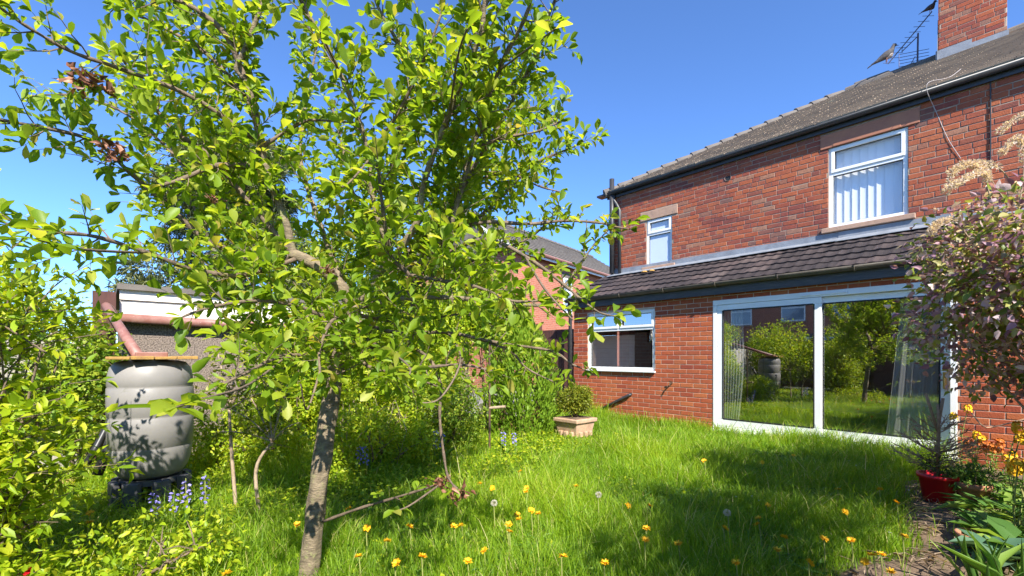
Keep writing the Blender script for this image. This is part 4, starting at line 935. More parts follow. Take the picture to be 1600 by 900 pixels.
# shoots that reach towards the viewer and carry larger leaves
for lst, sz, cnt in (([(450, 555, 1.9), (390, 600, 1.45), (310, 625, 1.1), (262, 640, 1.0)], .085, 13), ([(600, 545, 2.2), (625, 560, 1.7), (640, 575, 1.35), (640, 585, 1.25)], .062, 11),
                     ([(700, 520, 2.2), (720, 560, 1.7), (690, 620, 1.5), (655, 630, 1.45)], .05, 9), ([(703, 173, 2.0), (715, 90, 1.5), (730, 45, 1.2)], .06, 6), ([(779, 111, 2.0), (820, 80, 1.5), (868, 45, 1.2)], .062, 7),
                     ([(528, 107, 2.0), (505, 60, 1.6), (500, 50, 1.45)], .06, 6), ([(577, 249, 2.15), (540, 290, 1.6), (515, 280, 1.45)], .06, 6), ([(820, 400, 2.0), (850, 450, 1.5), (895, 500, 1.4)], .058, 9), ([(230, 395, 1.65), (130, 390, 1.2), (60, 375, 1.05)], .06, 9),
                     ([(690, 755, 1.95), (640, 790, 1.7), (612, 800, 1.65)], .055, 5), ([(500, 580, 1.8), (480, 640, 1.7), (470, 600, 1.6)], .055, 8)):
    pts = PL(lst); n = len(pts)
    MB().tube(pts, [.005-.003*k/n for k in range(n)], 6).build('branch', 'twig', plum, True)
    for k in range(cnt):
        f = 1-.38*(k/cnt)**1.2; p = pts[int(f*(n-1))]; a = k*2.4
        v = Vector((math.cos(a), math.sin(a), random.uniform(-.25, .35))); l = sz*random.uniform(.75, 1.2)
        L.add(p, v, (random.gauss(0, .3), random.gauss(0, .3), 1), l, l*.5)
TW.build('twigs', 'twig', plum, kind='stuff')
L.build('crown', 'lf_plum', plum, OBOV, 300)
print('plum leaves', sum(len(x) for x in L.p))
# withered clumps
for (px, py, d, s_) in ((132, 118, 1.72, .085), (172, 234, 1.85, .06), (690, 752, 1.93, .045), (716, 768, 1.88, .05), (335, 310, 2.0, .03), (512, 420, 2.0, .03)):
    Lb = Leaves(); c = P(px, py, d)
    for k in range(40):
        v = Vector((random.gauss(0, 1), random.gauss(0, 1), random.gauss(-.3, 1))).normalized(); l = s_*random.uniform(.3, .7)
        Lb.add(c+Vector((random.gauss(0, .4), random.gauss(0, .4), random.gauss(-.1, .25)))*s_, v, (random.gauss(0, 1), random.gauss(0, 1), random.gauss(0, 1)), l, l*.55)
    Lb.build('withered_clump', 'lf_brown', plum, leaf_template(.3, .5, .3, .7, .3, .5), kind=None)

def shrub(name, label, cat, base, lobes, count, size, m, tpl, aspect=.5, singles=0, stems=6, stem_m='twig', group=None, up=.5, droop=.2, shell=.5, stem_r=.012, minpx=14):
    root = T(name, label, cat, tuple(base), group); L = Leaves()
    blob_leaves(L, lobes, count, size, up, aspect, shell, droop)
    b0 = Vector(base); TWs = MB(); g = random.Random(len(name)+count)
    for k in range(stems):
        c, rr = lobes[k % len(lobes)]; e = Vector(c)+Vector((g.gauss(0, .3)*rr[0], g.gauss(0, .3)*rr[1], .3*rr[2]))
        s0 = b0+Vector((g.gauss(0, .05), g.gauss(0, .05), -.02))
        pts = smoothline([s0, s0.lerp(e, .4)+Vector((g.gauss(0, .05), g.gauss(0, .05), .08)), e], 4); nn = len(pts)
        MB().tube(pts, [stem_r*(1-.7*i/nn) for i in range(nn)], 6).build('stem', stem_m, root, True)
        for q in range(9):
            i = g.randrange(nn//2, nn); v = Vector((g.gauss(0, 1), g.gauss(0, 1), g.gauss(.3, .7))).normalized()*rr[0]*.8
            TWs.tube([pts[i], pts[i]+v*.5+Vector((0, 0, .02)), pts[i]+v], [stem_r*.4, stem_r*.3, stem_r*.12], 4, False)
    if TWs.v: TWs.build('twigs', stem_m, root, kind='stuff')
    L.build('foliage', m, root, tpl, singles, minpx=minpx)
    return root
# ---- big yellow-green shrub at left
ls = T('dogwood_shrub', 'tall yellow-green shrub with small pointed leaves at the left edge', 'shrub', (-3.2, -.45, 0))
L = Leaves(); TW = MB(); random.seed(5)
for k in range(185):
    a = random.uniform(0, 6.28); q = random.random()**.5; z = random.uniform(.25, 1.68)
    c0 = Vector((-3.2+random.gauss(0, .1), -.45+random.gauss(0, .1), max(.1, z-random.uniform(.2, .5)))); sc = 1-.35*max(0, .7-z)
    e = Vector((-3.2+.62*sc*q*math.cos(a), -.5+.60*sc*q*math.sin(a), z))
    pts = smoothline([c0, c0.lerp(e, .5)+Vector((0, 0, .06)), e], 4); TW.tube(pts, [.005*(1-.8*i/len(pts)) for i in range(len(pts))], 5, False)
    grow(L, TW, pts, .004, .001,   .05, .17, .055, .46, .35, .05, 1, 1, 1, 1)
for k in range(7):
    a = k*.9; MB().tube(smoothline([(-3.2+.05*math.cos(a), -.45+.05*math.sin(a), -.02), (-3.2+.15*math.cos(a), -.45+.15*math.sin(a), .6), (-3.2+.3*math.cos(a), -.45+.3*math.sin(a), 1.25)]), [.012, .011, .011, .01, .01, .009, .008, .007, .006, .005, .004], 6).build('stem', 'twig', ls, True)
TW.build('twigs', 'twig', ls, kind='stuff'); L.build('foliage', 'lf_left', ls, LANCE, 200)
print('left', sum(len(x) for x in L.p))
# low near plant in the left corner
shrub('low_shrub', 'low bright leafy plant at the bottom left in front of the tall shrub', 'shrub', (-2.55, -.1, 0), lobes_in((-2.75, .05, .2), (.7, .55, .14), 22, .15, 3), 2600, .036, 'lf_left', OVATE, .55, 60, 6)
# ---- shrubs along the garage
def row_shrub(label, c, r, k, lr, count, size, m, tpl, seed, name='border_shrub', asp=.55, singles=0, stems=6, sm='twig', shell=.5):
    return shrub(name, label, 'shrub', (c[0], c[1], 0), lobes_in(c, r, k, lr, seed), count, size, m, tpl, asp, singles, stems, sm, 'shrubs along the garage wall', shell=shell)
row_shrub('bright leafy shrub behind the plum trunk against the garage', (-5.6, 1.75, .95), (.4, .5, .85), 34, .26, 15000, .05, 'lf_left', FOURL, 11)
row_shrub('tangled mid-green shrub right of the plum trunk', (-5.1, 2.7, 1.05), (.5, .65, .95), 40, .27, 17000, .048, 'lf_left', FOURL, 12)
row_shrub('tall yellowish shrub rising over the middle of the border', (-5.6, 3.4, 1.5), (.4, .6, .75), 32, .27, 13000, .052, 'lf_left', FOURL, 13)
row_shrub('dark leafy shrub low beside the iron plant support', (-4.75, 3.1, .55), (.4, .6, .42), 28, .22, 9000, .04, 'lf_mid', FOURL, 14)
row_shrub('laurel-like shrub rising behind the bright conifer', (-5.3, 4.3, 1.75), (.3, .45, .65), 22, .25, 5500, .075, 'lf_plum', OVATE, 15, 'laurel_shrub', .45)
row_shrub('grey-green climber covering the far end of the garage', (-6.1, 3.0, 1.5), (.25, .5, .65), 18, .26, 6000, .05, 'lf_pine', FOURL, 16)
row_shrub('low leafy shrub at the foot of the garage wall left of the plum trunk', (-5.3, .95, .38), (.5, .45, .3), 22, .19, 6000, .04, 'lf_left', FOURL, 17)
row_shrub('low bright shrub in front of the dry stalks', (-4.3, 2.0, .36), (.4, .7, .28), 26, .18, 7000, .04, 'lf_left', FOURL, 18)
# dry brown stalks in the border
ds = T('dry_stalks', 'clump of dry brown stalks in the border right of the trunk', 'plant', (-4.5, 2.0, 0)); TW = MB(); random.seed(3)
for k in range(90):
    a = random.uniform(0, 6.28); b0 = Vector((-4.55+random.gauss(0, .16), 2.05+random.gauss(0, .2), 0)); h = random.uniform(.3, .75)
    TW.tube([b0, b0+Vector((random.gauss(0, .08), random.gauss(0, .08), h*.6)), b0+Vector((random.gauss(0, .16), random.gauss(0, .16), h))], [.004, .003, .0015], 4, False)
TW.build('stalks', 'paletwig', ds, kind='stuff')
# ---- bright flame-shaped conifer
cb = G(815, 690, .02); cf = T('conifer_shrub', 'bright green upright conifer beside the stone planter', 'shrub', (-4.75, 4.45, 0)); L = Leaves()
g = np.random.default_rng(4); k = 15000; zz = g.random(k)**1.1; a = g.random(k)*6.283
prof_ = .50*np.sin(np.clip(.22+zz*.86, 0, 1)*np.pi)**.75*(1-.25*zz)
lump = 1+.16*np.sin(a*7+zz*6)+.12*np.sin(a*13-zz*17)+.08*g.normal(size=k); rr = prof_*lump*(.75+.25*g.random(k)**.5)
p = np.stack([-4.75+rr*np.cos(a), 4.45+rr*np.sin(a), .10+zz*1.85+.08*np.sin(a*5)], 1)
d = np.stack([np.cos(a)*.5, np.sin(a)*.5, np.full(k, 1.0)], 1)+g.normal(size=(k, 3))*.3; nn = np.stack([np.cos(a), np.sin(a), np.full(k, .3)], 1)+g.normal(size=(k, 3))*.4
l = .035+.045*g.random(k); L.add(p, d, nn, l, l*.42, np.clip(.5*g.random(k)+.35*zz+.15, 0, 1)); L.build('foliage', 'lf_conifer', cf, QUADL)
Lb = Leaves(); q = 900; a = g.random(q)*6.283; z = .05+.4*g.random(q); Lb.add(np.stack([-4.75+.3*np.cos(a)*(.7+.4*g.random(q)), 4.4+.3*np.sin(a)*(.7+.4*g.random(q)), z], 1), g.normal(size=(q, 3))+np.array([0, 0, .6]), g.normal(size=(q, 3)), .05, .014)
Lb.build('dead_foliage', 'lf_brown', cf, QUADL); MB().tube([(-4.75, 4.45, -.02), (-4.75, 4.45, 1.5)], [.045, .01], 8).build('trunk', 'bark', cf)
# ---- planter with box
pc = Vector((-4.22, 4.98, 0)); sp = T('stone_planter', 'square tan stone planter holding the clipped box bush', 'planter', tuple(pc))
def frust(b, c, w0, w1, z0, z1):
    return b.add([(c.x+sx*w, c.y+sy*w, z) for w, z in ((w0, z0), (w1, z1)) for sx, sy in ((-1, -1), (1, -1), (1, 1), (-1, 1))], [(3, 2, 1, 0), (4, 5, 6, 7)]+[(i, (i+1) % 4, 4+(i+1) % 4, 4+i) for i in range(4)])
frust(MB(), pc, .15, .20, -.02, .27).build('body', 'stonepot', sp, bevel=.01)
frust(MB(), pc, .225, .228, .27, .325).build('rim', 'stonepot', sp, bevel=.012)
MB().box(pc.x-.17, pc.x+.17, pc.y-.17, pc.y+.17, .326, .335).build('soil', 'soil', sp)
for sx, sy in ((1, 0), (0, -1)):
    for j in range(3):
        q = pc+Vector((sx*.185+(0 if sx else (j-1)*.1), sy*.185+(0 if sy else (j-1)*.1), .15)); frust(MB(), q, .03, .03, .08, .15).build('relief_panel', 'stonepot', sp, bevel=.01)
shrub('box_bush', 'small yellow-green clipped box bush growing in the stone planter', 'bush', (pc.x, pc.y, .33), lobes_in((pc.x, pc.y, .585), (.15, .15, .13), 20, .14, 22), 8000, .032, 'lf_box', FOURL, .6, 0, 6, stem_r=.008)
# ---- iron plant support and trellis scrap
pp = G(765, 716, .02); ip = T('plant_support', 'thin black iron plant support pole standing in the border', 'pole', (pp.x, pp.y, 0))
top_z = CAM_H+(556-530)/FPX*5.15
MB().tube([(pp.x, pp.y, -.05), (pp.x, pp.y, top_z)], .013, 8).build('pole', 'rust', ip)
MB().tube([(pp.x, pp.y, .60), (pp.x+.16, pp.y+.10, .62)], .016, 8).build('perch', 'paletwig', ip)
tr = T('wire_trellis', 'small dark wire trellis square behind the iron pole', 'trellis', (-5.3, 4.0, 0)); tx = P(785, 556, 6.4)
for k in range(6):
    MB().tube([tx+Vector((-.10+.04*k, 0, -.14)), tx+Vector((-.10+.04*k, 0, .14))], .004, 5).build('wire', 'rust', tr); MB().tube([tx+Vector((-.12, .004, -.12+.05*k)), tx+Vector((.12, .004, -.12+.05*k))], .004, 5).build('wire', 'rust', tr)
MB().tube([(tx.x, tx.y+.01, -.02), (tx.x, tx.y+.01, tx.z+.14)], .01, 6).build('stake', 'rust', tr)
# ---- two thin saplings
for (px, py, d, top_, lab) in ((370, 775, 3.45, 640, 'pale-stemmed sapling nearest the barrel with sparse yellow leaves'), (408, 778, 3.3, 690, 'forked pale sapling between the barrel and the plum trunk')):
    b0 = P(px, py, d); b0.z = 0; rt = T('sapling', lab, 'sapling', tuple(b0), 'thin saplings by the garage wall'); L = Leaves(); TW = MB()
    s1 = P(px-8, (py+top_)/2, d); s2 = P(px-12 if px < 400 else px+18, top_, d)
    pts = smoothline([b0-Vector((0, 0, .03)), s1, s2], 6); MB().tube(pts, [.015-.006*i/len(pts) for i in range(len(pts))], 8).build('stem', 'paletwig', rt, True)
    for (ex, ey, dd) in ((-45, -50, -.1), (35, -70, .1), (-70, -15, .1), (60, -30, -.15), (5, -95, 0), (-30, -90, .12), (45, -100, -.1)):
        e = P(px+ex, top_+ey, d+dd); q = smoothline([s2, s2.lerp(e, .5)+Vector((0, 0, .03)), e], 4)
        MB().tube(q, [.008-.006*i/len(q) for i in range(len(q))], 6).build('branch', 'paletwig', rt, True); grow(L, TW, q, .005, .002, .04, .13, .040, .5, .2, .3, 2, 1, .9, 2)
    TW.build('twigs', 'paletwig', rt, kind='stuff'); L.build('foliage', 'lf_box', rt, OVATE, 20)
# ---- dark ivy behind barrel, bushes and trees beyond garage and fence
shrub('ivy_mass', 'leafy green ivy growing over the fence end behind the barrel', 'ivy', (-6.2, -.2, 0), lobes_in((-6.1, -.25, .8), (.2, .35, .7), 20, .22, 31), 7000, .045, 'lf_mid', FOURL, .8, 0, 5)
shrub('fence_bush', 'yellow-green bush rising beyond the left fence', 'bush', (-8.3, -1.6, 0), lobes_in((-8.3, -1.5, 1.6), (1.0, 1.3, .75), 30, .38, 32), 12000, .07, 'lf_left', FOURL, .5, 0, 6, stem_r=.03)
shrub('fence_bush', 'paler rounded bush far left beyond the fence', 'bush', (-9.5, -4.5, 0), lobes_in((-9.5, -4.2, 1.7), (1.2, 1.3, .7), 26, .42, 33), 8000, .085, 'lf_left', FOURL, .5, 0, 6, stem_r=.03)
def tree(name, label, base, h, lobes, count, size, m, tpl, aspect, tr_r, group=None, droop=.2, up=.4):
    rt = T(name, label, 'tree', base, group); b0 = Vector(base); L = Leaves(); blob_leaves(L, lobes, count, size, up, aspect, .45, droop)
    MB().tube([b0-Vector((0, 0, .1)), b0+Vector((.05, .03, h*.4)), b0+Vector((0, .08, h*.9))], [tr_r, tr_r*.7, tr_r*.2], 9).build('trunk', 'bark', rt, True)
    g = random.Random(count)
    for k in range(10):
        c, rr = lobes[g.randrange(len(lobes))]; s0 = b0+Vector((.03, .04, h*g.uniform(.3, .75)))
        MB().tube(smoothline([s0, s0.lerp(Vector(c), .5)+Vector((0, 0, .15)), Vector(c)], 4), [tr_r*.35*(1-.09*i) for i in range(9)], 6).build('limb', 'bark', rt, True)
    L.build('crown', m, rt, tpl); return rt
# pine behind the garage
pl_ = []
g = np.random.default_rng(6); c0 = P(365, 300, 11.5)
for k in range(60):
    t = g.random(); rr = 2.0*(1-.7*t)+.3; a = g.random()*6.28; q = g.random()**.5*rr
    pl_.append(((c0.x+q*math.cos(a), c0.y+q*math.sin(a), 1.6+4.9*t), (.5, .5, .28)))
tree('pine_tree', 'grey-green pine tree rising behind the garage roof', (c0.x, c0.y, 0), 6.6, pl_, 60000, .17, 'lf_pine', QUADL, .16, .16)
c1 = P(335, 440, 16); tree('spruce_tree', 'small dark blue spruce beyond the garage roof', (c1.x, c1.y, 0), 4.4, [((c1.x+.0, c1.y, z), (r_, r_, .4)) for z, r_ in ((2.2, 1.2), (2.7, 1.0), (3.2, .8), (3.7, .55), (4.1, .3))], 6000, .2, 'lf_blue', QUADL, .2, .1)
c3 = P(725, 400, 10.5); tree('garden_tree', 'pale green tree in front of the neighbouring gable', (c3.x, c3.y, 0), 3.9, lobes_in((c3.x, c3.y, 2.7), (.85, .85, 1.2), 28, .42, 44), 11000, .07, 'lf_pine', FOURL, .5, .1)
c2 = P(560, 400, 13); tree('garden_tree', 'broad mid-green tree behind the crown of the plum tree', (c2.x, c2.y, 0), 4.8, lobes_in((c2.x, c2.y, 3.3), (2.0, 2.0, 1.5), 40, .6, 41), 20000, .10, 'lf_mid', FOURL, .5, .14)
# shade trees over the right boundary
for k, (x, y, h) in enumerate(((1.65, 1.6, 3.4), (1.7, 4.4, 3.3), (1.65, -1.4, 3.4))):
    tree('shade_tree', ('small leafy tree over the boundary fence nearest the border shrub', 'small leafy tree over the boundary fence nearest the house', 'small leafy tree over the boundary fence farthest from the house')[k], (x, y, 0), h, lobes_in((x-.05, y, 2.9), (.35, 1.45, .45), 36, .36, 50+k), 7500, .07, 'lf_mid', FOURL, .55, .06, 'trees on the right boundary')
# hedge and ivy behind the camera (mirrored)
shrub('hedge_bush', 'dense bright bush on the far side of the lawn, mirrored in the left pane', 'bush', (-5.6, -3.4, 0), lobes_in((-5.7, -3.5, 1.2), (1.5, .8, .9), 34, .45, 61), 9000, .09, 'lf_left', FOURL, .5, 0, 6, stem_r=.02)
shrub('hedge_bush', 'rounded bush beside the fence, mirrored near the door mullion', 'bush', (-3.9, -4.2, 0), lobes_in((-3.9, -4.2, 1.3), (.7, .6, .9), 22, .42, 62), 6000, .08, 'lf_plum', FOURL, .5, 0, 6, stem_r=.02)
shrub('ivy_column', 'tall ivy-clad stump, mirrored in the right pane of the door', 'ivy', (-3.3, -5.6, 0), lobes_in((-3.3, -5.6, 2.2), (.35, .35, 1.4), 24, .4, 63), 6000, .09, 'lf_plum', FOURL, .8, 0, 4, stem_r=.05)
# ---- large purple-tinted shrub on the right
rs_lobes = [((.30+.62*math.cos(a)*r_, 4.1+.75*math.sin(a)*r_, z), (.26, .26, .24)) for a, r_, z in [(random.Random(k).random()*6.28, random.Random(k+99).random()**.5, 1.08+1.12*random.Random(k+7).random()) for k in range(38)]]
rs = shrub('flowering_shrub', 'large purple-tinted shrub with pale seed spikes at the right edge', 'shrub', (.45, 4.2, 0), rs_lobes, 14000, .048, 'lf_pink', OVATE, .6, 150, 22, 'deadtwig', stem_r=.012, minpx=9)
for k, q in enumerate(([(1580, 330, 2.7), (1548, 280, 2.65), (1530, 262, 2.6), (1500, 258, 2.6), (1478, 300, 2.58)], [(1590, 300, 2.7), (1560, 262, 2.65), (1520, 255, 2.6), (1486, 268, 2.6)], [(1590, 340, 2.6), (1600, 260, 2.6), (1592, 215, 2.6), (1566, 238, 2.6)], [(1630, 330, 2.7), (1640, 230, 2.7), (1605, 180, 2.7), (1562, 205, 2.7)], [(1560, 340, 2.6), (1545, 300, 2.6), (1540, 270, 2.6), (1515, 275, 2.55), (1490, 290, 2.5)], [(1520, 380, 2.55), (1490, 345, 2.5), (1465, 350, 2.5), (1455, 362, 2.5)])):
    pts = smoothline([P(*v) for v in q], 6); n = len(pts)
    st_ = MB().tube(pts, [.004-.002*i/n for i in range(n)], 5).build('spike_stem', 'paletwig', rs, True); Lk = Leaves()
    for i in range(n//3, n):
        for _ in range(40):
            v = Vector((random.gauss(0, 1), random.gauss(0, 1), random.gauss(0, 1))).normalized(); a_ = pts[i].lerp(pts[min(i+1, n-1)], random.random())
            Lk.add(a_+v*.011, v, (random.gauss(0, 1), random.gauss(0, 1), random.gauss(0, 1)), .016, .006)
    Lk.build('seed_spike', 'lf_spike', rs, QUADL, kind=None)
# ---- pots and dead conifer on the soil
def pot(name, label, c, r0, r1, h, m, rimh=.03, rim=.012):
    b = T(name, label, 'pot', (c[0], c[1], c[2]))
    MB().lathe([(r0*.9, 0), (r0, .004), (r1, h-rimh), (r1+rim, h-rimh), (r1+rim+.002, h), (r1-.004, h), (r1-.012, h-.04), (.01, h-.045)], c, 32).build('body', m, b, True)
    MB().lathe([(.005, h-.035), (r1-.014, h-.038)], c, 20, False).build('soil', 'soil', b)
    return b
rp = G(1465, 783, .03); rp = Vector((rp.x, rp.y, .03))
pot('red_pot', 'bright red plastic pot holding the dead conifer', tuple(rp), .09, .118, .22, 'redpot')
dc = T('dead_conifer', 'dried-out brown little conifer in the red pot', 'plant', (rp.x, rp.y, rp.z+.18)); TW = MB(); random.seed(9)
MB().tube([(rp.x, rp.y, rp.z+.17), (rp.x+.005, rp.y, rp.z+.62), (rp.x-.0, rp.y, rp.z+.78)], [.014, .010, .008], 8).build('trunk', 'deadtwig', dc, True)
for e in (Vector((-.07, .0, .30)), Vector((.03, .02, .27))):
    b0 = Vector((rp.x, rp.y, rp.z+.56)); MB().tube([b0, b0+e*.5, b0+e], [.009, .010, .011], 7).build('leader', 'deadtwig', dc, True)
for k in range(46):
    z = random.uniform(.22, .60); ln = .32*(1-(z-.2)/.62)+.06; a = k*2.4
    b0 = Vector((rp.x, rp.y, rp.z+z)); d = Vector((math.cos(a), math.sin(a), .35)).normalized(); e = b0+d*ln*random.uniform(.7, 1.1)+Vector((0, 0, .03))
    MB().tube(smoothline([b0, b0.lerp(e, .5)-Vector((0, 0, .012)), e], 3), [.0045, .004, .0038, .0035, .003, .003, .0028], 5).build('branch', 'deadtwig', dc, True)
    for j in range(7):
        f = random.uniform(.35, 1); p = b0.lerp(e, f); v = (d+Vector((random.gauss(0, .6), random.gauss(0, .6), random.gauss(.1, .4)))).normalized()*random.uniform(.04, .09)
        TW.tube([p, p+v], [.0026, .002], 4, False); TW.tube([p+v, p+v*1.08], [.0045, .003], 4)
TW.build('twigs', 'deadtwig', dc, kind='stuff')
L = Leaves(); blob_leaves(L, lobes_in((rp.x, rp.y, rp.z+.30), (.14, .14, .05), 6, .08, 4), 700, .03, .3, .16); L.build('needles', 'lf_dark', dc, QUADL)
tp_ = G(1520, 792, .03); tp_ = Vector((tp_.x, tp_.y, .03))
pot('terracotta_pot', 'round terracotta pot with grey-green foliage beside the red pot', tuple(tp_),   .075, .10, .19, 'terracotta', .04, .012)
shrub('pot_plant', 'grey-green trailing plant in the terracotta pot', 'plant', (tp_.x, tp_.y, .19), lobes_in((tp_.x, tp_.y, .27), (.12, .12, .06), 10, .08, 71), 900, .05, 'lf_border', LANCE, .3, 0, 4, stem_r=.004)
random.seed(11)
# wallflowers
def wallflower(c, h, cols, label, k):
    rt = T('wallflower', label, 'flower', tuple(c), 'wallflowers in the right border'); L = Leaves(); fl = {}
    for i in range(k):
        a = i*2.4; top_ = Vector((c[0]+.10*math.cos(a)*random.random(), c[1]+.10*math.sin(a)*random.random(), h*random.uniform(.75, 1.05)))
        pts = smoothline([Vector(c), Vector(c).lerp(top_, .5)+Vector((random.gauss(0, .02), random.gauss(0, .02), 0)), top_], 4)
        MB().tube(pts, [.004]*len(pts), 5).build('stem', 'stem', rt)
        for j in range(24):
            p = pts[random.randrange(len(pts)-2)]; L.add(p, (random.gauss(0, 1), random.gauss(0, 1), .5), (random.gauss(0, .4), random.gauss(0, .4), 1), .06, .012)
        Fl = Leaves()
        for j in range(26):
            v = Vector((random.gauss(0, 1), random.gauss(0, 1), random.gauss(.4, .8))).normalized(); q = top_+v*.028+Vector((0, 0, -.03+.05*random.random()))
            for w in range(4):
                b_ = w*1.57; t1 = v.orthogonal().normalized(); t2 = v.cross(t1); Fl.add(q, t1*math.cos(b_)+t2*math.sin(b_)+v*.3, v, .017, .017)
        Fl.build('flower_head', cols[i % len(cols)], rt, ROUNDL)
    L.build('foliage', 'lf_border', rt, LANCE)
wf = [(1503, 745, 5.6, 640, ('yellow',), 'yellow wallflower spike against the door frame', 2), (1525, 740, 5.3, 682, ('yellow', 'wallorange'), 'yellow and rust wallflowers just right of the red pot', 4), (1550, 742, 5.2, 690, ('wallorange',), 'rust-orange wallflowers in the middle of the border', 4), (1572, 750, 4.9, 700, ('yellow', 'wallorange'), 'mixed wallflowers low against the brick wall', 3), (1592, 790, 3.9, 662, ('yellow',), 'tall yellow wallflower at the right edge of the picture', 3), (1588, 830, 3.3, 722, ('yellow',), 'large yellow wallflower cluster nearest the camera', 5)]
for (px, py, d, ty, cols, lab, k) in wf:
    d = d*.86; c = P(px, py, d); c.z = .03; wallflower(c, P(px, ty, d).z, cols, lab, k)
tag(MB().tube(smoothline([P(1518, 645, 4.4), P(1535, 665, 4.3), P(1552, 667, 4.3), P(1600, 655, 4.2)]), .006, 6).build('dead_branch', 'deadtwig'), 'bare brown twig leaning across the wallflowers by the wall', 'twig')
# leafy border plants
def rosette(name, label, c, k, ln, wd, m, tpl, lift=.6, cat='plant', singles=24):
    rt = T(name, label, cat, tuple(c), 'leafy plants in the right border'); L = Leaves(); st = MB()
    for i in range(k):
        a = i*2.399+random.random()*.4; f = (i+1)/k; el = lift*(1.3-f)+random.uniform(-.1, .15); d = Vector((math.cos(a)*math.cos(el), math.sin(a)*math.cos(el), math.sin(el)))
        q = Vector(c)+d*ln*.5*random.uniform(.5, 1); st.tube([Vector(c), q], [.003, .002], 4, False)
        l = ln*random.uniform(.7, 1.1); L.add(q, d+Vector((0, 0, -.25)), Vector((-d.x*.5, -d.y*.5, 1)), l, l*wd)
    st.build('stalk', 'stem', rt, kind='stuff'); L.build('foliage', m, rt, tpl, singles)
for j, (px, py, k, ln, wd, m, lab) in enumerate([(1540, 770, 26, .16, .28, 'lf_border', 'feathery green plant just behind the terracotta pot'), (1560, 800, 34, .20, .25, 'lf_border', 'spreading green plant in the middle of the right border'), (1590, 790, 30, .2, .3, 'lf_border', 'green clump at the right edge under the wallflowers'), (1550, 830, 30, .13, .6, 'lf_border', 'low broad-leaved plant beside the soil path'), (1570, 868, 28, .14, .65, 'lf_glauc', 'blue-green lobed plant low in the right border'), (1600, 860, 30, .15, .6, 'lf_border', 'bright green broad-leaved plant at the lower right edge'), (1620, 820, 30, .2, .4, 'lf_border', 'green plant half cut off by the right edge')]):
    c = G(px, py+12, .03); rosette('border_plant', lab, (c.x, c.y, .04), k, ln*1.35, wd, m, OVATE if wd > .4 else LANCE)
iris = G(1560, 935, .02); rt = T('iris_clump', 'clump of upright sword-shaped leaves at the bottom right corner', 'plant', (iris.x, iris.y, 0)); L = Leaves()
for k in range(34):
    v = Vector((random.gauss(0, .35), random.gauss(0, .35), 1)); l = random.uniform(.22, .42); L.add((iris.x+random.gauss(0, .07), iris.y+random.gauss(0, .07), -.01), v, (random.gauss(0, 1), random.gauss(0, 1), .2), l, .022)
L.build('blades', 'lf_border', rt, LANCE, 34, single_name='blade')
sb = G(1530, 850, .03); tag(MB().lathe([(.10, 0), (.105, .01), (.115, .06), (.10, .06), (.09, .03), (.01, .03)], (sb.x, sb.y, .03), 24).build('shallow_pot', 'terracotta', None, True), 'shallow brown dish half hidden among the right border plants', 'dish')
# terracotta bits and red flower at left
for (px, py, lab) in ((92, 772, 'broken terracotta pot shard lying under the left shrub'),):
    c = G(px, py, .03); tag(MB().tube([(c.x, c.y-.12, .07), (c.x, c.y+.12, .08)], [.06, .075], 14).build('broken_pot', 'terracotta', None, True), lab, 'pot')
c = P(45, 893, 1.9); rt = T('red_flower', 'small bright red flower at the bottom left corner', 'flower', (c.x, c.y, 0)); Fl = Leaves()
for k in range(14): Fl.add(c, (random.gauss(0, 1), random.gauss(0, 1), random.gauss(.3, .6)), (random.gauss(0, 1), random.gauss(0, 1), 1), .024, .02)
Fl.build('petals', 'redpetal', rt, ROUNDL, kind=None); MB().tube([(c.x, c.y, 0), c], .003, 5).build('stem', 'stem', rt)

# ---- bluebells
def bluebell(px, py, d, hgt, label):
    b0 = P(px, py, d); b0.z = 0; rt = T('bluebell', label, 'flower', tuple(b0), 'bluebells in the left border'); Fl = Leaves(); L = Leaves()
    for s_ in range(2):
        o_ = b0+Vector((random.gauss(0, .05), random.gauss(0, .05), 0)); t_ = o_+Vector((random.gauss(0, .02), random.gauss(0, .02), hgt*random.uniform(.85, 1.05)))
        MB().tube([o_, t_], [.004, .003], 5).build('stem', 'stem', rt)
        for k in range(14):
            f = .55+.45*k/14; q = o_.lerp(t_, f); a = k*2.4; dv = Vector((math.cos(a), math.sin(a), -.3))
            for w in range(4): Fl.add(q+dv*.012, dv+Vector((random.gauss(0, .35), random.gauss(0, .35), random.gauss(0, .35))), (random.gauss(0, 1), random.gauss(0, 1), 1), .022, .011)
    Fl.build('bells', 'bluebell', rt, ROUNDL)
    for k in range(10): L.add(b0, (random.gauss(0, .6), random.gauss(0, .6), 1), (random.gauss(0, 1), random.gauss(0, 1), .3), random.uniform(.2, .32), .016)
    L.build('leaves', 'lf_border', rt, LANCE)
for (px, py, d, h, lab) in ((268, 790, 3.05, .33, 'bluebell in front of the left half of the barrel stand'), (294, 790, 3.0, .40, 'tallest bluebell in front of the barrel stand'), (790, 715, 5.2, .36, 'bluebell beside the iron plant support'), (690, 720, 4.9, .40, 'bluebell among the shrubs left of the iron pole'), (562, 740, 4.2, .42, 'bluebell deep in the border right of the plum trunk'), (1000, 0, 0, 0, '')):
    if h: bluebell(px, py, d, h, lab)

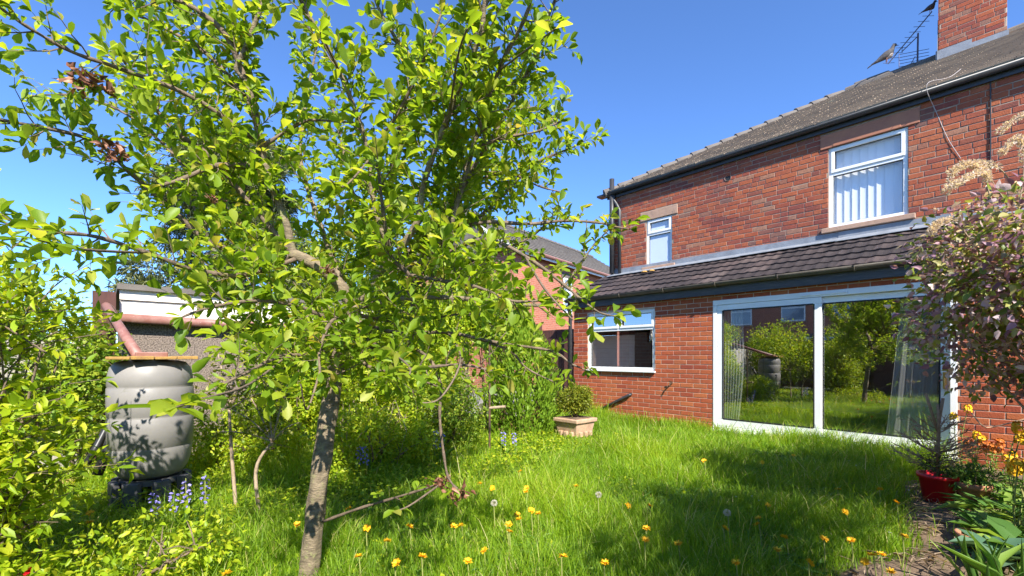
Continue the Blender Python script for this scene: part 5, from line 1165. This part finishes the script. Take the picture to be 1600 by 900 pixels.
# ---- dandelions, seed heads and daisies in the lawn
def petal_ring(n, r, z0, z1, w, m, name):
    L_ = Leaves()
    for k in range(n):
        a = 2*math.pi*k/n+random.random()*.2; L_.add((0, 0, 0), (math.cos(a), math.sin(a), random.uniform(z0, z1)), (0, 0, 1), r*random.uniform(.8, 1.1), w)
    p, d, sd, nn, l, w_, r_ = L_.arrays(); tv, tf = ROUNDL
    V = p[:, None, :]+sd[:, None, :]*(tv[None, :, 0, None]*w_[:, None, None])+d[:, None, :]*(tv[None, :, 1, None]*l[:, None, None])+nn[:, None, :]*(tv[None, :, 2, None]*l[:, None, None])
    me = mesh_np(name, V.reshape(-1, 3), (tf[None]+(np.arange(len(p))*8)[:, None, None]).reshape(-1, 3)); me.materials.append(MT[m]); return me
fm = [petal_ring(50, .025, 0, 1.0, .0060, 'yellow', 'flower_head') for _ in range(3)]
dm = petal_ring(16, .011, .0, .25, .004, 'daisy', 'petals')
qs = Leaves(); a_ = RNG.normal(size=(260, 3)); a_ = unit(a_)
qs.add(a_*.010, a_, RNG.normal(size=(260, 3)), .013, .0035)
p, d, sd, nn, l, w_, r_ = qs.arrays(); tv, tf = QUADL
V = p[:, None, :]+sd[:, None, :]*(tv[None, :, 0, None]*w_[:, None, None])+d[:, None, :]*(tv[None, :, 1, None]*l[:, None, None])+nn[:, None, :]*(tv[None, :, 2, None]*l[:, None, None])
sm_ = mesh_np('seed_head', V.reshape(-1, 3), (tf[None]+(np.arange(len(p))*4)[:, None, None]).reshape(-1, 3)); sm_.materials.append(MT['clock'])
stm = bpy.data.meshes.new('stem'); q_ = MB().tube([(0, 0, 0), (.006, .004, .5), (0, 0, 1)], [.004, .0035, .003], 6); stm.from_pydata(q_.v, [], q_.f); stm.update(); stm.materials.append(MT['stem'])
def flower(name, px, py, zh, label, cat, group, heads, hn, tilt=.35):
    c = G(px, py, zh); b0 = Vector((c.x+random.gauss(0, .01), c.y+random.gauss(0, .01), 0)); rt = T(name, label, cat, tuple(b0), group)
    s_ = bpy.data.objects.new('stem', stm); COL.objects.link(s_); s_.parent = rt
    lean = Vector((c.x, c.y, zh))-b0
    s_.matrix_basis = Matrix(((1, 0, lean.x, 0), (0, 1, lean.y, 0), (0, 0, zh, 0), (0, 0, 0, 1)))
    h_ = bpy.data.objects.new(hn, random.choice(heads)); COL.objects.link(h_); h_.parent = rt; h_.location = lean
    h_.rotation_euler = (random.gauss(0, tilt), random.gauss(0, tilt), random.random()*6)
dand = [(1060, 850), (1320, 800), (1150, 880), (1265, 880), (1310, 765), (1215, 860), (1330, 845), (660, 870), (880, 870), (945, 880), (1133, 826), (1185, 810), (1183, 820), (1225, 840), (1287, 842), (1362, 868), (1377, 867), (1352, 878), (1392, 894), (1240, 712), (1191, 723), (1375, 765), (1400, 785), (1412, 838), (981, 790), (1016, 791), (1010, 826), (1009, 844), (769, 763), (750, 756), (823, 763), (830, 798), (841, 803), (808, 805), (811, 812), (795, 820), (796, 831), (709, 823), (720, 822), (757, 861), (731, 878), (822, 768), (813, 737), (124, 862), (141, 802), (140, 817), (355, 897), (281, 870), (464, 820), (573, 825), (605, 846), (640, 823), (545, 795), (655, 700), (1300, 905), (1200, 790), (1100, 720), (900, 760), (620, 880), (560, 870)]
ORD = 'first second third fourth fifth sixth seventh eighth ninth tenth eleventh twelfth thirteenth fourteenth fifteenth sixteenth'.split()
def zone_of(px, py):
    if px > 1030: return 'in the shaded lawn nearest the camera' if py > 808 else 'in the shaded lawn towards the patio door'
    if px > 530: return 'in the sunlit lawn nearest the camera' if py > 815 else 'in the sunlit lawn towards the planter'
    return 'among the weeds left of the plum trunk'
zc = {}
for px, py in sorted(dand):
    z_ = zone_of(px, py); zc[z_] = zc.get(z_, 0)+1
    flower('dandelion', px, py, random.uniform(.14, .24), 'yellow dandelion, %s from the left %s' % (ORD[zc[z_]-1], z_), 'dandelion', 'dandelions '+z_, fm, 'flower_head')
for px, py, lab in ((935, 773, 'large round white dandelion seed head in the middle of the lawn'), (772, 786, 'small white dandelion seed head left of the large one'), (1136, 801, 'pale seed head just above the big yellow dandelion')):
    flower('dandelion_clock', px, py, .27, lab, 'dandelion', 'dandelion seed heads', [sm_], 'seed_head')
for k_, (px, py) in enumerate(sorted(((1327, 720), (1337, 727), (1343, 737), (1370, 757), (1420, 766), (1390, 832), (1150, 776), (1186, 782), (1290, 735), (1350, 722), (1175, 775)))):
    flower('daisy', px, py, .10, 'tiny white daisy, %s from the left in the shaded lawn' % ORD[k_], 'daisy', 'daisies in the shaded lawn', [dm], 'petals', .2)

# ================================================================== GRASS AND GROUND COVER
def blades(P0, h, w, lean, r, name, m):
    k = len(P0); az = RNG.random(k)*6.283; dx = np.stack([np.cos(az), np.sin(az), np.zeros(k)], 1); fz = az+1.57+RNG.normal(size=k)*.5
    sx = np.stack([np.cos(fz), np.sin(fz), np.zeros(k)], 1)
    rows = []
    for t, ww, ln in ((0, 1., 0), (.5, .85, .28), (.82, .5, .68)):
        c = P0+dx*(lean*h*ln)[:, None]+np.array([0, 0, 1])*(h*t)[:, None]*(1-.25*lean*t)[:, None]
        rows += [c-sx*(w*ww/2)[:, None], c+sx*(w*ww/2)[:, None]]
    rows.append(P0+dx*(lean*h*1.05)[:, None]+np.array([0, 0, 1])*(h*(1-.35*lean))[:, None])
    V = np.stack(rows, 1)
    f = np.array([(0, 1, 3), (0, 3, 2), (2, 3, 5), (2, 5, 4), (4, 5, 6)]); F = (f[None]+(np.arange(k)*7)[:, None, None]).reshape(-1, 3)
    o = link(name, mesh_np(name, V.reshape(-1, 3), F, np.repeat(r, 7)), m); o['kind'] = 'stuff'; return o
K = 900000
gx = -8.6+RNG.random(K)*9.8; gy = -4.5+RNG.random(K)*11.45
px, py, dep = project(np.stack([gx, gy, np.zeros(K)], 1))
inview = (dep > 1.9) & (px > -200) & (px < 1800)
dens = np.where(inview, np.clip(1.35-.13*dep, .36, 1), .06)
# bare or planted places
pe_ = path_edge(gy)+.05*RNG.normal(size=K)
keep = ~((gx > pe_) & (gy > -.6)) | (RNG.random(K) < .012)
keep &= ~((gx < -6.1) & (gy > 0)) & ~((gx < -5.0) & (gy > 6.95))
bed = (gx < -3.3-.25*np.sin(gy*2)) & (gy < 4.6)
keep &= ~bed | (RNG.random(K) < .38)
keep &= ~((np.hypot(gx-pc.x, gy-pc.y) < .19) | (np.hypot(gx-bc.x, gy-bc.y) < .24))
keep &= RNG.random(K) < dens
gx, gy, dep = gx[keep], gy[keep], dep[keep]; k = len(gx)
cl = .5+.5*np.sin(gx*3.1+np.sin(gy*2.3)*1.7)*np.cos(gy*2.7+np.sin(gx*1.9)*1.4); cl2 = .5+.5*np.sin(gx*9+gy*4)*np.cos(gy*8-gx*5)
cl3 = np.clip(np.sin(gx*1.3+2*np.sin(gy*.9))*np.sin(gy*1.7-1.5*np.sin(gx*1.1)), 0, 1); h = (.072+.10*cl+.07*cl2*cl2+.08*cl3)*(.45+.95*RNG.random(k)); tall = RNG.random(k) < .035; h[tall] *= 1.7; h[(gy > 6.55)] *= 1.35
w = .0037+.0012*np.clip(dep-2, 0, 5)*.7; w = w*(.7+.6*RNG.random(k))
lean = np.clip(.25+.5*RNG.random(k)+.3*(cl2-.5), .05, 1.0); r = np.clip(.45*RNG.random(k)+.30*cl3+.18*cl+.22*RNG.random(k)**3, 0, .94); dry = RNG.random(k) < .05+.06*cl2*cl; r[dry] = .95+.05*RNG.random(dry.sum())
blades(np.stack([gx, gy, terr(gx, gy)-.004], 1), h, w, lean, r, 'lawn_grass', 'grass')
print('blades', k)
# weeds: small round leaves through the left border and lawn edge
K = 60000; wx = -7.2+RNG.random(K)*5.4; wy = -2.2+RNG.random(K)*7.2
edge = -3.1-.25*np.sin(wy*2); pr = np.where(wx < edge, 1., np.where(wx < edge+1.0, .25, .05)); pr = np.where((wx < -6.3) & (wy > .1), 0, pr)
m_ = RNG.random(K) < pr; wx, wy = wx[m_], wy[m_]; k = len(wx)
hz = (.03+.17*RNG.random(k)*(.4+.6*(.5+.5*np.sin(wx*4+wy*3))))*np.where(wx < -3.1, 1, .7); L = Leaves()
dd = RNG.normal(size=(k, 3))*np.array([1, 1, .3]); l = .018+.03*RNG.random(k)
L.add(np.stack([wx, wy, hz], 1), dd, np.array([0, 0, 1])+RNG.normal(size=(k, 3))*.35, l, l*.75)
o = L.build('ground_cover', 'lf_left', None, FOURL); o['label'] = 'low leafy weeds covering the left border'
# broad dandelion-type leaves in the lawn
K = 5200; wx = -3.4+RNG.random(K)*2.7; wy = 1.2+RNG.random(K)*5.2; L = Leaves(); az = RNG.random(K)*6.28
m_ = wx < path_edge(wy)-.02; wx, wy, az = wx[m_], wy[m_], az[m_]; K = len(wx)
L.add(np.stack([wx, wy, np.full(K, .02)], 1), np.stack([np.cos(az), np.sin(az), .5+.6*RNG.random(K)], 1), np.array([0, 0, 1])+RNG.normal(size=(K, 3))*.2, .07+.07*RNG.random(K), .022)
L.build('lawn_weeds', 'lf_border', None, LANCE)['label'] = 'broad weed leaves scattered through the lawn'
# dead stalks and litter lying on the soil
K = 1500; wy = 2.0+RNG.random(K)*4.6; wx = path_edge(wy)+.05+RNG.random(K)**1.3*1.0; L = Leaves(); az = RNG.random(K)*6.28
L.add(np.stack([wx, wy, terr(wx, wy)+.045+.02*RNG.random(K)], 1), np.stack([np.cos(az), np.sin(az), .12*RNG.normal(size=K)], 1), np.array([0, 0, 1.]), .03+.12*RNG.random(K)**2, .005+.006*RNG.random(K), RNG.random(K))
L.build('dry_litter', 'lf_straw', None, LANCE)['label'] = 'dry stalks and leaf litter on the soil path'
